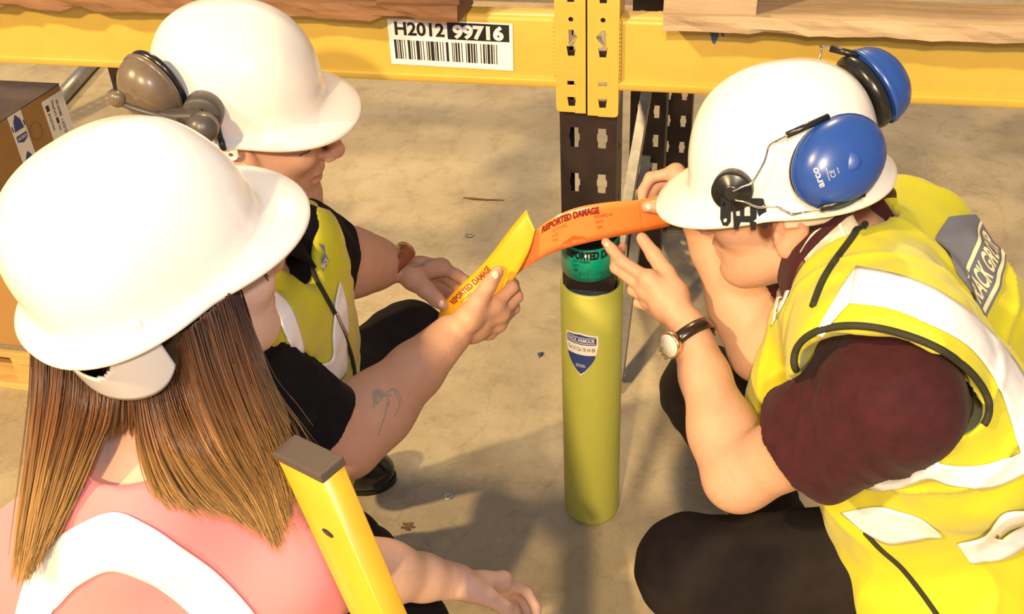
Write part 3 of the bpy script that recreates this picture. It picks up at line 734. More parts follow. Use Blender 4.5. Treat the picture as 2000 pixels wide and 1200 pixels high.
bc = mesh('blue_scrap', [FLO(1050, 690, .002), FLO(1062, 688, .003), FLO(1060, 694, .002), FLO(1052, 697, .004)], [(0, 1, 2, 3)], M['blue_print']); bc.modifiers.new('t', 'SOLIDIFY').thickness = .001; tag(bc, 'tiny blue plastic scrap on the floor beside the guard', 'scrap')

# ================================================================== people
def mid(a, b_, t=.5): return np.asarray(a)*(1-t)+np.asarray(b_)*t
def head_prims(H, R, s=1., nk=None, ear=True, nose=1., jaw=1.):
    q = lambda x, y, z: H+R@(V(x, y, z if z > -.045 else -.045+(z+.045)*jaw)*s)
    p = [ell(q(-.014, 0, .035), R, V(.099, .077, .088)*s, .01), ell(q(.035, 0, -.028), R, V(.060, .062, .082)*s, .03),
         ell(q(.045, 0, -.078), R, V(.042, .046, .036)*s, .03), cone(q(.078, -.008, -.098), q(.078, .008, -.098), .017*s, .017*s, .018)]
    for y in (-1, 1):
        p += [cone(q(-.012, y*.056, -.055), q(.062, y*.022, -.098), .018*s, .016*s, .028), ell(q(.062, y*.044, -.022), R, V(.026, .020, .020)*s, .02),
              cone(q(.090, y*.012, .026), q(.070, y*.050, .024), .011*s, .010*s, .012)]
    p += [cone(q(.090, 0, .016), q(.119*nose, 0, -.026), .0085*s, .011*s, .012), ell(q(.118*nose, 0, -.031), R, V(.0115, .0115, .0105)*s, .006)]
    for y in (-1, 1): p += [ell(q(.105, y*.0125, -.034), R, V(.012, .0085, .009)*s, .006)]
    for y in (-1, 1):
        p += [ell(q(.098, y*.033, .004), R, V(.014, .017, .011)*s, .010, op='sub'), ell(q(.078, y*.033, .001), R, V(.0135, .015, .0125)*s, .004)]
    p += [ell(q(.089, 0, -.058), R, V(.014, .026, .007)*s, .005), ell(q(.088, 0, -.071), R, V(.013, .022, .0075)*s, .005),
          ell(q(.104, 0, -.0645), R, V(.010, .026, .0014)*s, .003, op='sub'), ell(q(.090, 0, -.085), R, V(.010, .016, .005)*s, .008, op='sub')]
    if ear:
        for y in (-1, 1):
            Re = R@np.array([[.95, 0, -.3], [0, 1, 0], [.3, 0, .95]])
            p += [ell(q(-.012, y*.080, -.012), Re, V(.021, .009, .033)*s, .006), ell(q(-.009, y*.089, -.006), Re, V(.012, .006, .019)*s, .004, op='sub'),
                  ell(q(-.004, y*.082, -.036), Re, V(.010, .007, .010)*s, .004), ell(q(.004, y*.081, -.014), Re, V(.006, .006, .009)*s, .004)]
    if nk is not None: p += [cone(q(-.022, 0, -.03), nk, .056*s, .064*s, .03)]
    return p
def arm_prims(sh, el, wr, ru=.052, re=.043, rw=.029, flat=None):
    m = mid(el, wr, .28)
    return [cone(sh, mid(sh, el, .45), ru, ru*.97, .03), cone(mid(sh, el, .45), el, ru*.97, re, .03), cone(el, m, re, re*1.03, .03), cone(m, mid(el, wr, .65), re*1.03, re*.84, .03), cone(mid(el, wr, .65), wr, re*.84, rw, .014)]
def hand_prims(wr, thumb, fingers, sc_=1., rw=.027, mode='px'):
    p = []; w_ = W(*wr); F_ = [[W(*q) for q in fg] for fg in fingers]; T_ = [W(*q) for q in thumb]
    for i, fg in enumerate(F_):
        base = mid(w_, fg[0], .18)
        p.append(cone(base, fg[0], .0160*sc_, .0122*sc_, .009))
        if i: p.append(cone(mid(w_, fg[0], .55), mid(w_, F_[i-1][0], .55), .0145*sc_, .0145*sc_, .012)); p.append(cone(fg[0], F_[i-1][0], .0115*sc_, .0115*sc_, .008))
        rs = [.0105, .0092, .0084, .0072] if i < 3 else [.0090, .0080, .0074, .0064]
        for j in range(len(fg)-1): p.append(cone(fg[j], fg[j+1], rs[j]*sc_, rs[j+1]*sc_, .0045))
    rs = [.0185, .0140, .0115, .0095]
    p.append(cone(mid(w_, T_[0], .3), T_[0], .018*sc_, .0180*sc_, .012))
    for j in range(len(T_)-1): p.append(cone(T_[j], T_[j+1], rs[j]*sc_, rs[j+1]*sc_, .012 if j == 0 else .005))
    p.append(cone(T_[0], F_[0][0], .0125*sc_, .0115*sc_, .012))
    return p
def torso_prims(J, w_=1., neck=.0):
    dn = nrm(np.asarray(J['pel'])-np.asarray(J['nk'])); p = []
    p.append(cone(J['nk']+dn*.085, J['pel'], .092*w_, .112*w_, .06))
    for s in 'lr':
        p.append(cone(mid(J['nk'], J[s+'sh'], .60)+dn*.10, mid(J[s+'hip'], J['pel'], .1), .086*w_, .098*w_, .06))
        p.append(cone(J['nk']+dn*.035, J[s+'sh'], .056*w_, .056*w_, .05))
    p.append(cone(J['lhip'], J['rhip'], .105*w_, .105*w_, .05))
    return p
def leg_prims(hip, kn, an, rh=.088, rk=.064, ra=.048): return [cone(hip, kn, rh, rk, .03), cone(kn, mid(kn, an, .35), rk, rk*.98, .03), cone(mid(kn, an, .35), an, rk*.98, ra, .03)]
def sleeve_cut(sh, el, t, R_=.085, tilt=None):
    d = nrm(np.asarray(el)-np.asarray(sh)); e = mid(sh, el, t); return dict(t='cone', a=e+d*R_, b_=e+d*(R_+.2), ra=R_, rb=R_, k=.007, op='sub')
def paint(o, spots, base=(1, 1, 1)):
    me = o.data; n = len(me.vertices); co = np.zeros(n*3, np.float32); me.vertices.foreach_get('co', co); co = co.reshape(-1, 3)
    c = np.tile(np.array([*base, 1.]), (n, 1))
    for ctr, r_, colr, soft in spots:
        r_ = np.asarray(r_, float); 
        if isinstance(ctr, tuple) and len(ctr) == 2: H, R = ctr[0], ctr[1]; d = np.sqrt((((co-H)@R)/r_)**2 @ np.ones(3))
        else: d = np.linalg.norm(co-ctr, axis=1)/r_
        a = np.clip((1-d)/soft, 0, 1)[:, None]; c[:, :3] = c[:, :3]*(1-a)+np.array(colr)*a
    at = me.color_attributes.new('tint', 'FLOAT_COLOR', 'POINT'); at.data.foreach_set('color', c.astype(np.float32).ravel())
def collar(nk, hd, fwd, m, parent, r0=.066, r1=.100, h0=.050, h1=-.004, gap=.45, tip=.03):
    a = nrm(hd-nk); th = nrm(fwd-a*np.dot(fwd, a)); sd = np.cross(a, th); v = []; n = 56; nv = 7
    for i in range(n+1):
        q = gap+(2*math.pi-2*gap)*i/n; fr = max(0, math.cos(q))**2
        for j in range(nv+1):
            t = j/nv; r_ = r0+(r1-r0)*t**1.3+.002*math.sin(5*q)*t; h = h0*(1-t)+(h1-tip*fr)*t+.006*math.sin(math.pi*t)
            v.append(nk+a*h+(th*math.cos(q)+sd*math.sin(q))*r_)
    f = [(i*(nv+1)+j, (i+1)*(nv+1)+j, (i+1)*(nv+1)+j+1, i*(nv+1)+j+1) for i in range(n) for j in range(nv)]
    o = mesh('collar', v, f, m, parent); md = o.modifiers.new('t', 'SOLIDIFY'); md.thickness = .003; md.offset = 0
    return o
def shoe(parent, heel, toe, m):
    d = nrm((toe-heel)*V(1, 1, 0)); l = V(-d[1], d[0], 0); L_ = np.linalg.norm((toe-heel)[:2]); h = V(heel[0], heel[1], 0)
    R = np.stack([d, l, V(0, 0, 1)], 1)
    pr = [ell(h+d*.06+V(0, 0, .045), R, V(.065, .036, .055), .03), ell(h+d*(L_*.62)+V(0, 0, .038), R, V(L_*.38, .046, .038), .04), ell(h+d*.07+V(0, 0, .085), R, V(.045, .04, .05), .03)]
    o, P, Q = flesh('shoe', pr, .004, m, parent, cuts=[(V(0, 0, .016), (0, 0, -1))], smooth=2)
    outl = []
    for t in np.linspace(0, 2*math.pi, 32, endpoint=False):
        x = L_*.5+L_*.53*math.cos(t); wd = .040+.010*math.cos(t-.1); y = wd*math.sin(t)*(1-.12*math.cos(2*t)); outl.append((x, y))
    plate('sole', [outl], .018, M['black_plastic'], o, lambda x, y, z: h+d*x+l*y+V(0, 0, .010+z))
    return o

# ------------------------------------------------------------------ hard hats
def hat_shell(Cc, R, a=.116, b_=.100, H=.146, peak=.040, back=.010, droop=.012, s=1., ridge=.003):
    nth = 96; rows = []
    th = np.linspace(0, 2*math.pi, nth, endpoint=False); c, s_ = np.cos(th), np.sin(th)
    n = 2.35; base = (np.abs(c/a)**n+np.abs(s_/b_)**n)**(-1/n)
    pk = np.clip(c, 0, 1)**1.6; bk = np.clip(-c, 0, 1)**1.5
    ext = .009+peak*pk+back*bk
    def ring(r_, z): rows.append(np.stack([r_*c, r_*s_, z*np.ones(nth)], 1))
    zb = -.002-droop*pk*1.0-.004*bk
    ring(base+ext-.002, zb-.007); ring(base+ext, zb-.005); ring(base+ext+.001, zb-.001); ring(base+ext-.0015, zb+.002)
    for t in (.3, .6, .85): ring(base+ext*(1-t), zb*(1-t)+.003+.006*t**2*(1))
    for t in np.linspace(0, 1, 24):
        ph = t*math.pi/2; e1, e2 = .86, .80
        r_ = np.cos(ph)**e1 if t < 1 else 0.; z = math.sin(ph)**e2
        zz = .009+(H-.009)*(.06+.94*z) if t > 0 else .013
        k = base*(r_ if t < 1 else .0)*1.0
        rows.append(np.stack([k*c-.008*z, k*s_*1.0, zz+ridge*np.exp(-((k*s_)/.016)**2)*min(1, t*2)*(t < 1)+0*c+(ridge if t == 1 else 0)], 1))
    v = np.vstack(rows[:-1]+[rows[-1][:1]])*s; f = []; kk = len(rows)-1
    for i in range(kk-1): f += [(i*nth+j, i*nth+(j+1) % nth, (i+1)*nth+(j+1) % nth, (i+1)*nth+j) for j in range(nth)]
    f += [((kk-1)*nth+j, (kk-1)*nth+(j+1) % nth, kk*nth) for j in range(nth)]
    return Cc+v@R.T, f
def hat(Cc, R, label, **kw):
    root = empty('hard_hat', Cc, label, 'hard hat', 'white hard hats')
    v, f = hat_shell(Cc, R, **kw); o = mesh('shell', v, f, M['hat'], root)
    md = o.modifiers.new('t', 'SOLIDIFY'); md.thickness = .003; md.offset = -1
    bv = BVHTree.FromPolygons([tuple(p) for p in v], f)
    return root, o, bv
def hatR(fw, roll=0.):
    fw = nrm(fw); up = nrm(V(0, 0, 1)-fw[2]*fw); lf = np.cross(up, fw); c, s = math.cos(roll), math.sin(roll)
    return np.stack([fw, c*lf+s*up, -s*lf+c*up], 1)
def lug(root, Cc, R, ang, r_, zoff=-.016, sz=.011):
    """small moulded chin-strap eye under the rim"""
    d = R@V(math.cos(ang), math.sin(ang), 0); t = R@V(-math.sin(ang), math.cos(ang), 0); up = R[:, 2]; c = Cc+d*r_+up*zoff
    outer = [(sz*.9, sz)]+[(sz*.9*math.cos(q), -sz*.2+sz*.9*math.sin(q)) for q in np.linspace(0, -math.pi, 9)]+[(-sz*.9, sz)]
    plate('strap_eye', [outer, circ(0, -sz*.25, sz*.32, 10)], .003, M['hat'], root, lambda x, y, z: c+t*x+up*y+d*z)
def band(name, Cc, R, root, m, a, b_, ang0, ang1, zf, hole=None, n=48, nz=10, thick=.0022):
    v, f = [], []
    for i in range(n+1):
        t = i/n; an = ang0+(ang1-ang0)*t; z0, z1 = zf(t)
        for j in range(nz+1):
            z = z0+(z1-z0)*j/nz; k = (abs(math.cos(an)/a)**2.3+abs(math.sin(an)/b_)**2.3)**(-1/2.3)-.10*max(0, -z-.01)
            v.append(Cc+R@V(k*math.cos(an), k*math.sin(an), z))
    for i in range(n):
        for j in range(nz):
            if hole and hole((i+.5)/n, (j+.5)/nz): continue
            f.append((i*(nz+1)+j, (i+1)*(nz+1)+j, (i+1)*(nz+1)+j+1, i*(nz+1)+j+1))
    o = mesh(name, v, f, m, root); md = o.modifiers.new('t', 'SOLIDIFY'); md.thickness = thick; md.offset = 0
    return o
def muff(root, c, nz, ux, m, rx=.056, ry=.047, dep=.034, cush=.012, name='ear_cup', smoothness=2.2):
    """ear cup: domed shell, black cushion ring towards the hat"""
    R = frame(ux, nz); prof = [(rx*.97, -.001), (rx, .0)]
    for t in np.linspace(.02, 1, 14): prof.append((rx*max(0.02, (1-t**smoothness))**(1/smoothness), dep*t))
    o = lathe(name, prof, c, R, m, root, 40, 1., ry/rx)
    lathe('seam_rim', [(rx*1.0, -.003), (rx*1.03, -.001), (rx*1.03, .003), (rx*1.0, .0045)], c, R, m, o, 40, 1., ry/rx, cap=False)
    prof = [(rx*.62, -.004)]+[(rx*.80+rx*.20*math.cos(t), -.004-cush*.5+cush*.55*math.sin(t)) for t in np.linspace(math.pi/2, -math.pi/2, 9)]+[(rx*.60, -.004-cush)]
    lathe('cushion', prof, c, R, M['cushion'], root, 40, 1., ry/rx)
    return o, R

# ================================================================== man A: kneeling left of the post, yellow vest over a black shirt
fA = nrm((.955, .28, -.05)); RA = hatR(fA, .15); CA = W(475, 200, 1.42)
HA = CA+RA@V(.012, 0, -.030)
RAh = RA@np.array([[math.cos(.20), 0, math.sin(.20)], [0, 1, 0], [-math.sin(.20), 0, math.cos(.20)]])
A = dict(rsh=W(440, 700, 1.31), rel=W(672, 862, 1.47), rwr=W(880, 655, 1.58), lsh=W(578, 485, 1.50), lel=W(655, 512, 1.62), lwr=W(775, 517, 1.70))
A['nk'] = mid(mid(A['lsh'], A['rsh']), HA+V(-.03, -.03, -.15), .40)
A['pel'] = V(-.47, -.47, .56); A['rhip'] = V(-.45, -.55, .54); A['lhip'] = V(-.47, -.38, .52)
A['rkn'] = W(708, 1092, 2.10); A['lkn'] = W(800, 668, 1.90); A['lank'] = W(640, 925, 2.18); A['ltoe'] = FLO(772, 935)
A['rank'] = A['rkn']+V(-.36, -.16, .02)
A_rh = [(885, 650, 1.575)]
pA = head_prims(HA, RAh, 1.03, A['nk'], jaw=1.30, nose=.98)+[ell(HA+RAh@V(.080, 0, -.120), RAh, V(.024, .024, .021), .022), cone(HA+RAh@V(.0, -.05, -.075), HA+RAh@V(.07, -.015, -.122), .018, .017, .025), cone(HA+RAh@V(.0, .05, -.075), HA+RAh@V(.07, .015, -.122), .018, .017, .025)]+torso_prims(A, 1.0)
armAr = arm_prims(A['rsh'], A['rel'], A['rwr'], .058, .052, .033); armAl = arm_prims(A['lsh'], A['lel'], A['lwr'], .058, .050, .027)
hAr = hand_prims((882, 653, 1.578), [(915, 622, 1.56), (935, 588, 1.56), (955, 557, 1.565), (972, 531, 1.575)],
    [[(965, 598, 1.585), (1000, 562, 1.60), (995, 538, 1.635), (975, 535, 1.655)], [(978, 613, 1.60), (1010, 580, 1.625), (1003, 555, 1.66), (985, 550, 1.68)],
     [(973, 632, 1.62), (1004, 602, 1.65), (996, 580, 1.685), (978, 575, 1.70)], [(955, 648, 1.635), (985, 625, 1.665), (978, 606, 1.69), (965, 603, 1.70)]], 1.08)
hAl = hand_prims((777, 519, 1.70), [(808, 543, 1.67), (832, 566, 1.655), (852, 585, 1.65), (868, 598, 1.65)],
    [[(862, 522, 1.71), (893, 538, 1.695), (908, 548, 1.68), (912, 560, 1.67)], [(855, 532, 1.735), (885, 552, 1.725), (896, 566, 1.705), (893, 580, 1.695)],
     [(845, 545, 1.75), (872, 565, 1.74), (880, 580, 1.725), (876, 592, 1.71)], [(835, 555, 1.76), (858, 574, 1.75), (866, 588, 1.735), (862, 598, 1.72)]], 1.08)
perA, PA_, QA_ = flesh('person', pA+armAr+armAl+hAr+hAl, .0032, M['skin'], smooth=1)
tag(perA, 'kneeling person in yellow vest and black shirt holding the bent yellow strip', 'person', 'people crouching round the rack post')
qa = lambda x, y, z: HA+RAh@V(x, y, z)
stub = (.60, .56, .52)
paint(perA, [((qa(-.03, 0, .03), RAh), (.095, .095, .060), (.50, .42, .36), .25), ((qa(.03, 0, -.095), RAh), (.085, .060, .040), (.90, .84, .80), .4),
  ((qa(.095, 0, -.070), RAh), (.020, .027, .018), (.98, .66, .62), .5), ((qa(.116, 0, -.03), RAh), (.02, .02, .02), (1., .86, .82), .6), (qa(.045, -.060, -.018), .004, (.45, .3, .25), .3)])
bA = bvh_of((PA_, QA_))
trA = [cone(A['lhip'], A['rhip'], .115, .115, .05), cone(A['pel'], mid(A['pel'], A['nk'], .18), .112, .11, .05)]+leg_prims(A['lhip'], A['lkn'], A['lank'], .092, .072, .055)+leg_prims(A['rhip'], A['rkn'], A['rank'], .092, .070, .055)
troA, Pt, Qt = flesh('trousers', trA, .005, M['trouser'], perA, cuts=[(V(0, 0, .012), (0, 0, -1))], wrinkle=lambda P: .0025*wav(P, 45, 3)+.0015*wav(P, 110, 4))
shoe(perA, FLO(655, 955), A['ltoe'], M['leather_black']); shoe(perA, A['rank']*V(1, 1, 0)+V(.10, .04, 0), A['rank']*V(1, 1, 0)+V(-.16, -.06, 0), M['leather_black'])
shA_p = torso_prims(A, 1.0)+[cone(A['rsh'], A['rel'], .060, .056, .03), cone(A['lsh'], A['lel'], .062, .060, .03)]
shiA, Ps, Qs = flesh('shirt', shA_p, .0036, M['black_cloth'], perA, inf=.010, subs=[sleeve_cut(A['rsh'], A['rel'], .64), sleeve_cut(A['lsh'], A['lel'], .40)],
    wrinkle=lambda P: .003*wav(P, 60, 5)+.0015*wav(P, 130, 6))
dnA = nrm(A['pel']-A['nk']); chA = nrm(V(.9, .25, 0))
veA_sub = [cone(A['rsh']+V(.0, -.02, -.01), mid(A['rsh'], A['rel'], .9)+V(0, -.02, 0), .080, .085, .01, op='sub'), cone(A['lsh']+V(.03, .05, -.02), mid(A['lsh'], A['lel'], .9)+V(.04, .05, -.02), .068, .078, .01, op='sub'),
  cone(A['nk']+V(.01, .005, .03), A['nk']+V(.03, .02, .16), .074, .08, .01, op='sub'), cone(A['nk']+V(.05, -.01, .03), A['nk']+V(.11, -.02, -.01), .036, .010, .01, op='sub')]
vesA, Pv, Qv = flesh('hi_vis_vest', torso_prims(A, 1.0), .0042, M['vest'], perA, inf=.024, subs=veA_sub, wrinkle=lambda P: .003*wav(P, 40, 8)+.0012*wav(P, 120, 9))
bvA = bvh_of((Pv, Qv))
strip('reflective_stripe', [(528, 563), (563, 598), (582, 645), (592, 690)], [(521, 592), (541, 620), (551, 648), (572, 688)], bvA, M['reflective'], vesA, nu=30)
strip('reflective_stripe', [(661, 550), (652, 590), (650, 620), (647, 655), (648, 690), (640, 706), (619, 712)], [(664, 555), (676, 605), (678, 650), (674, 672), (675, 722), (662, 742), (644, 758)], bvA, M['reflective'], vesA, nu=40)
cord('zip', [(583, 432), (592, 465), (605, 505), (622, 555), (648, 605), (672, 660), (688, 712), (694, 770)], bvA, .0035, M['binding'], vesA)
cord('zip_teeth', [(651, 612), (662, 636), (671, 655)], bvA, .0022, M['zinc'], vesA, off=.006, n=12)
Q4 = bil((627, 531), (639, 512), (621, 514), (633, 497))
decal_poly('vest_logo', [(626, 506), (632, 492), (640, 511), (629, 531)], bvA, M['logo_grey'], vesA, cell=4)
text('vest_logo_text', 'RACK', lambda x, y: snap(bvA, *(np.array([629.5, 526])+np.array([8.5, -16])*x+np.array([-4.5, -7])*y), .0042)[0], M['logo_cream'], vesA, bold=.02)
decal_poly('vest_logo', [(622, 477), (632, 480), (634, 496), (629, 492)], bvA, M['logo_grey'], vesA, cell=4)
# collar
bsA = bvh_of((PA_, QA_), (Ps, Qs), (Pv, Qv))
collar(A['nk'], HA+RA@V(-.03, 0, -.06), RA[:, 0], M['black_cloth'], shiA)
for bx, by, sx_ in ((967, 537, .0062), (862, 593, .0060)):
    q_, n_ = snap(bA, bx, by, -.0006); lathe('nail', [(sx_, 0), (sx_*.9, .0011), (sx_*.4, .0016), (.0004, .0017)], q_, frame(CR, n_), M['nail'], perA, 16, 1., 1.25)
# tattoos
for pts in ([(728, 768), (738, 762), (752, 770), (760, 785), (755, 800)], [(752, 770), (770, 760), (782, 775), (785, 795)], [(757, 785), (752, 810), (745, 830), (738, 852)], [(770, 762), (780, 790), (770, 815)], [(735, 790), (748, 775), (764, 772)]):
    cord('tattoo', pts, bA, .0018, M['tattoo'], perA, off=-.0012, n=14, sides=6)
decal_poly('tattoo', [(727, 765), (742, 762), (756, 772), (748, 778), (738, 776), (730, 800)], bA, M['tattoo'], perA, off=.0006, cell=5)
decal_poly('tattoo', [(803, 521), (820, 518), (832, 508), (848, 507), (834, 514), (826, 521), (812, 523)], bA, M['tattoo'], perA, off=.0006, cell=5)
# eye details
mesh('eyelash', *tube_vf(spline([snap(bA, x, y, .0008)[0] for x, y in ((584, 305), (592, 301), (600, 298), (606, 293))], 12), [.0006]*11+[.0003], 6), M['hair_dark'], perA)

hatA, shellA, bhA = hat(CA, RA, 'white hard hat with brown ear defender, on the person holding the yellow strip')
lug(hatA, CA, RA, -1.62, .104)
# brown ear cup swung back, arm, hub and bracket
near = -RA[:, 1]
cA = W(300, 172, 1.30); nA = nrm(W(225, 150, 1.27)-W(300, 185, 1.31)+near*.02); o, Rm_ = muff(hatA, cA, nA, RA@V(-.3, 0, 1), M['muff_brown'], .050, .042, .042)
tube('cup_arm', spline([W(222, 196, 1.25), W(262, 212, 1.25), W(310, 226, 1.255), W(350, 236, 1.265)], 14), [.004]*14, M['dark_grey_plastic'], hatA, 8)
lathe('cup_knob', [(.0095, -.006), (.0105, 0), (.009, .005), (.003, .007)], W(229, 194, 1.245), frame(RA[:, 0], near), M['muff_brown'], hatA, 20)
p, n_ = snap(bhA, 400, 212, .0); Rb = frame(RA[:, 0], n_)
lathe('pivot_drum', [(.025, -.004), (.026, .004), (.026, .020), (.024, .023), (.0235, .0235), (.010, .0235)], p, Rb, M['dark_grey_plastic'], hatA, 36)
lathe('pivot_ball', [(.020, .0), (.020, .012), (.014, .022), (.002, .026)], W(398, 245, 1.275), Rb, M['dark_grey_plastic'], hatA, 28)
box('pivot_link', W(350, 230, 1.285), (.060, .020, .022), M['dark_grey_plastic'], hatA, rot=Matrix(Rb.tolist()), bev=.004)
cord('bracket_leg', [(426, 248), (430, 265), (437, 290)], bhA, .0045, M['black_plastic'], hatA, off=.003, n=10)

# watch A: brown leather strap, gold buckle and case
dA = nrm(A['lwr']-A['lel']); cW = mid(A['lel'], A['lwr'], .96)
def watch(c, ax, face_dir, rx, ry, wid, m_strap, m_case, label, buckle=True, rcase=.019, skin=None):
    if skin is not None:        # size the strap to the wrist it goes round
        R = frame(face_dir, ax); q = (skin-c)@R; k = (np.abs(q[:, 2]) < wid*.5) & (np.hypot(q[:, 0], q[:, 1]) < .050); q = q[k]
        c = c+R@V((q[:, 0].max()+q[:, 0].min())/2, (q[:, 1].max()+q[:, 1].min())/2, 0); rx = (q[:, 0].max()-q[:, 0].min())/2+.0008; ry = (q[:, 1].max()-q[:, 1].min())/2+.0008
    root = empty('wrist_watch', c, label, 'watch'); R = frame(face_dir, ax)          # x towards dial, z along arm
    v, f = [], []; prof = [(-wid/2, .0), (-wid/2, .0026), (0, .0032), (wid/2, .0026), (wid/2, .0), (0, -.0002)]
    n = 48
    for i in range(n):
        a = 2*math.pi*i/n
        for h, e in prof: v.append(c+R@V((rx+e)*math.cos(a), (ry+e)*math.sin(a), h))
    k = len(prof); f = [(i*k+j, i*k+(j+1) % k, ((i+1) % n)*k+(j+1) % k, ((i+1) % n)*k+j) for i in range(n) for j in range(k)]
    st_ = mesh('strap', v, f, m_strap, root)
    Rc = frame(R[:, 2], R[:, 0]); cc_ = c+R@V(rx+.002, 0, 0)
    cs_ = lathe('case', [(rcase*.9, 0), (rcase, .002), (rcase, .007), (rcase*.92, .009), (rcase*.86, .0092)], cc_, Rc, m_case, root, 36)
    lathe('dial', [(rcase*.85, .0088), (rcase*.85, .0095), (.0005, .0098)], cc_, Rc, M['glass'], cs_, 36)
    for q in (-.007, 0, .007): lathe('crown', [(.002, 0), (.0025, .0005), (.0025, .004), (.001, .0045)], cc_+Rc@V(q, rcase, .0045), frame(Rc[:, 0], Rc[:, 1]), m_case, cs_, 10)
    if buckle:
        for q in (-.5, .5):
            tube('buckle', [c+R@V((rx+.0045)*math.cos(a), (ry+.0045)*math.sin(a), q*(wid+.003)) for a in np.linspace(math.pi-.25, math.pi+.25, 8)], .0013, m_case, root, 6)
        for a0 in (-.25, .25): tube('buckle', [c+R@V((rx+.0045)*math.cos(math.pi+a0), (ry+.0045)*math.sin(math.pi+a0), q*(wid+.003)) for q in (-.5, .5)], .0013, m_case, root, 6)
        for a0 in np.linspace(.5, 1.0, 4): lathe('strap_hole', [(.0009, .0), (.0009, .0004)], c+R@V((rx+.0032)*math.cos(math.pi+a0), (ry+.0032)*math.sin(math.pi+a0), 0), frame(R[:, 2], R@V(math.cos(math.pi+a0), math.sin(math.pi+a0), 0)), M['black_print'], root, 8)
    return root
fdA = nrm(W(812, 478, 1.74)-W(752, 552, 1.66)); watch(cW, dA, fdA, .0400, .0385, .021, M['leather_brown'], M['gold'], 'wrist watch with brown leather strap and gold buckle', skin=PA_)

# ================================================================== man B: crouching right of the post, yellow vest over a maroon polo shirt
fB = nrm((-.975, .09, -.20)); RB = hatR(fB, .016); CB = W(1529, 345, 1.27)
HB = CB+RB@V(-.002, 0, -.028)
B = dict(lsh=W(1745, 780, 1.13), lel=W(1442, 932, 1.31), lwr=W(1345, 640, 1.455), rsh=W(1715, 455, 1.36), rel=W(1487, 685, 1.5), rwr=W(1350, 385, 1.58), pel=W(1870, 1040, 1.5),
  lhip=W(1840, 1110, 1.43), rhip=W(1870, 960, 1.6), lkn=W(1352, 1115, 1.5), rkn=W(1378, 760, 1.75))
B['nk'] = W(1662, 525, 1.275); VSH = W(1725, 695, 1.14)
B['lank'] = V(B['lkn'][0]+.20, B['lkn'][1]-.02, .09); B['rank'] = V(B['rkn'][0]+.22, B['rkn'][1]+.02, .09)
armBl = arm_prims(B['lsh'], B['lel'], B['lwr'], .052, .041, .028); armBr = arm_prims(B['rsh'], B['rel'], B['rwr'], .052, .043, .029)
hBl = hand_prims((1336, 630, 1.455), [(1318, 575, 1.468), (1301, 536, 1.483), (1277, 498, 1.50), (1254, 466, 1.52)],
    [[(1268, 546, 1.47), (1215, 511, 1.50), (1195, 487, 1.525), (1183, 473, 1.535)], [(1260, 566, 1.482), (1203, 523, 1.515), (1203, 500, 1.555), (1216, 484, 1.575)],
     [(1267, 586, 1.498), (1237, 567, 1.525), (1246, 546, 1.555), (1255, 538, 1.57)], [(1282, 604, 1.515), (1247, 592, 1.53), (1254, 575, 1.555), (1262, 566, 1.57)]], 1.0)
hBr = hand_prims((1352, 388, 1.58), [(1340, 398, 1.565), (1318, 402, 1.553), (1290, 404, 1.545), (1264, 404, 1.545)],
    [[(1320, 337, 1.59), (1270, 347, 1.60), (1255, 374, 1.60), (1254, 396, 1.592)], [(1328, 352, 1.61), (1283, 362, 1.625), (1270, 386, 1.625), (1272, 404, 1.61)],
     [(1338, 368, 1.625), (1298, 377, 1.64), (1286, 398, 1.64), (1290, 412, 1.625)], [(1348, 384, 1.635), (1315, 392, 1.65), (1304, 408, 1.65), (1308, 420, 1.64)]], 1.0)
perB, PB_, QB_ = flesh('person', head_prims(HB, RB, 1.0, B['nk'])+torso_prims(B, .97)+armBl+armBr+hBl+hBr, .0032, M['skin'], smooth=1)
tag(perB, 'crouching person in maroon polo shirt and yellow vest pinching the orange strip', 'person', 'people crouching round the rack post')
qb = lambda x, y, z: HB+RB@V(x, y, z)
paint(perB, [((qb(-.045, 0, .01), RB), (.085, .090, .062), (.20, .11, .07), .18), ((qb(.020, .070, -.004), RB), (.013, .03, .03), (.24, .14, .09), .3), ((qb(.05, 0, -.085), RB), (.06, .05, .045), (.88, .80, .76), .5),
  ((qb(.118, 0, -.02), RB), (.03, .025, .03), (.92, .70, .62), .6), ((qb(-.012, .085, -.012), RB), (.03, .02, .045), (1., .86, .82), .6)])
bB = bvh_of((PB_, QB_))
trB = [cone(B['lhip'], B['rhip'], .110, .110, .05), cone(B['pel'], mid(B['pel'], B['nk'], .2), .105, .10, .05)]+leg_prims(B['lhip'], B['lkn'], B['lank'], .098, .078, .058)+leg_prims(B['rhip'], B['rkn'], B['rank'], .094, .072, .056)
troB, Pt, Qt = flesh('trousers', trB, .005, M['trouser'], perB, wrinkle=lambda P: .0022*wav(P, 42, 13)+.0014*wav(P, 110, 14))
for k in ('l', 'r'):
    h_ = B[k+'ank']*V(1, 1, 0); shoe(perB, h_+V(.05, 0, 0), h_+V(-.20, .0, 0), M['leather_black'])
dl = nrm(B['lel']-B['lsh'])
shB_p = torso_prims(B, .97)+[cone(B['lsh'], B['lel'], .068, .066, .03), cone(B['rsh'], B['rel'], .066, .062, .03)]
def wrB(P):
    t = (P-B['lsh'])@dl; near_ = np.clip(1-np.linalg.norm(P-B['lsh']-np.outer(t, dl), axis=1)/.12, 0, 1)
    ph = t*95+3.2*np.sin(P@V(9, 4, 17))+1.2*np.sin(P@V(-21, 33, 8))
    ph2 = t*62+P@V(-30, 42, 26)+1.6*np.sin(P@V(17, -12, 21)); rid = (1-np.abs(np.sin(ph2)))**2
    return .0022*wav(P, 60, 15)+(.003*np.sin(ph)+.007*rid)*np.clip((t+.03)/.06, 0, 1)*near_
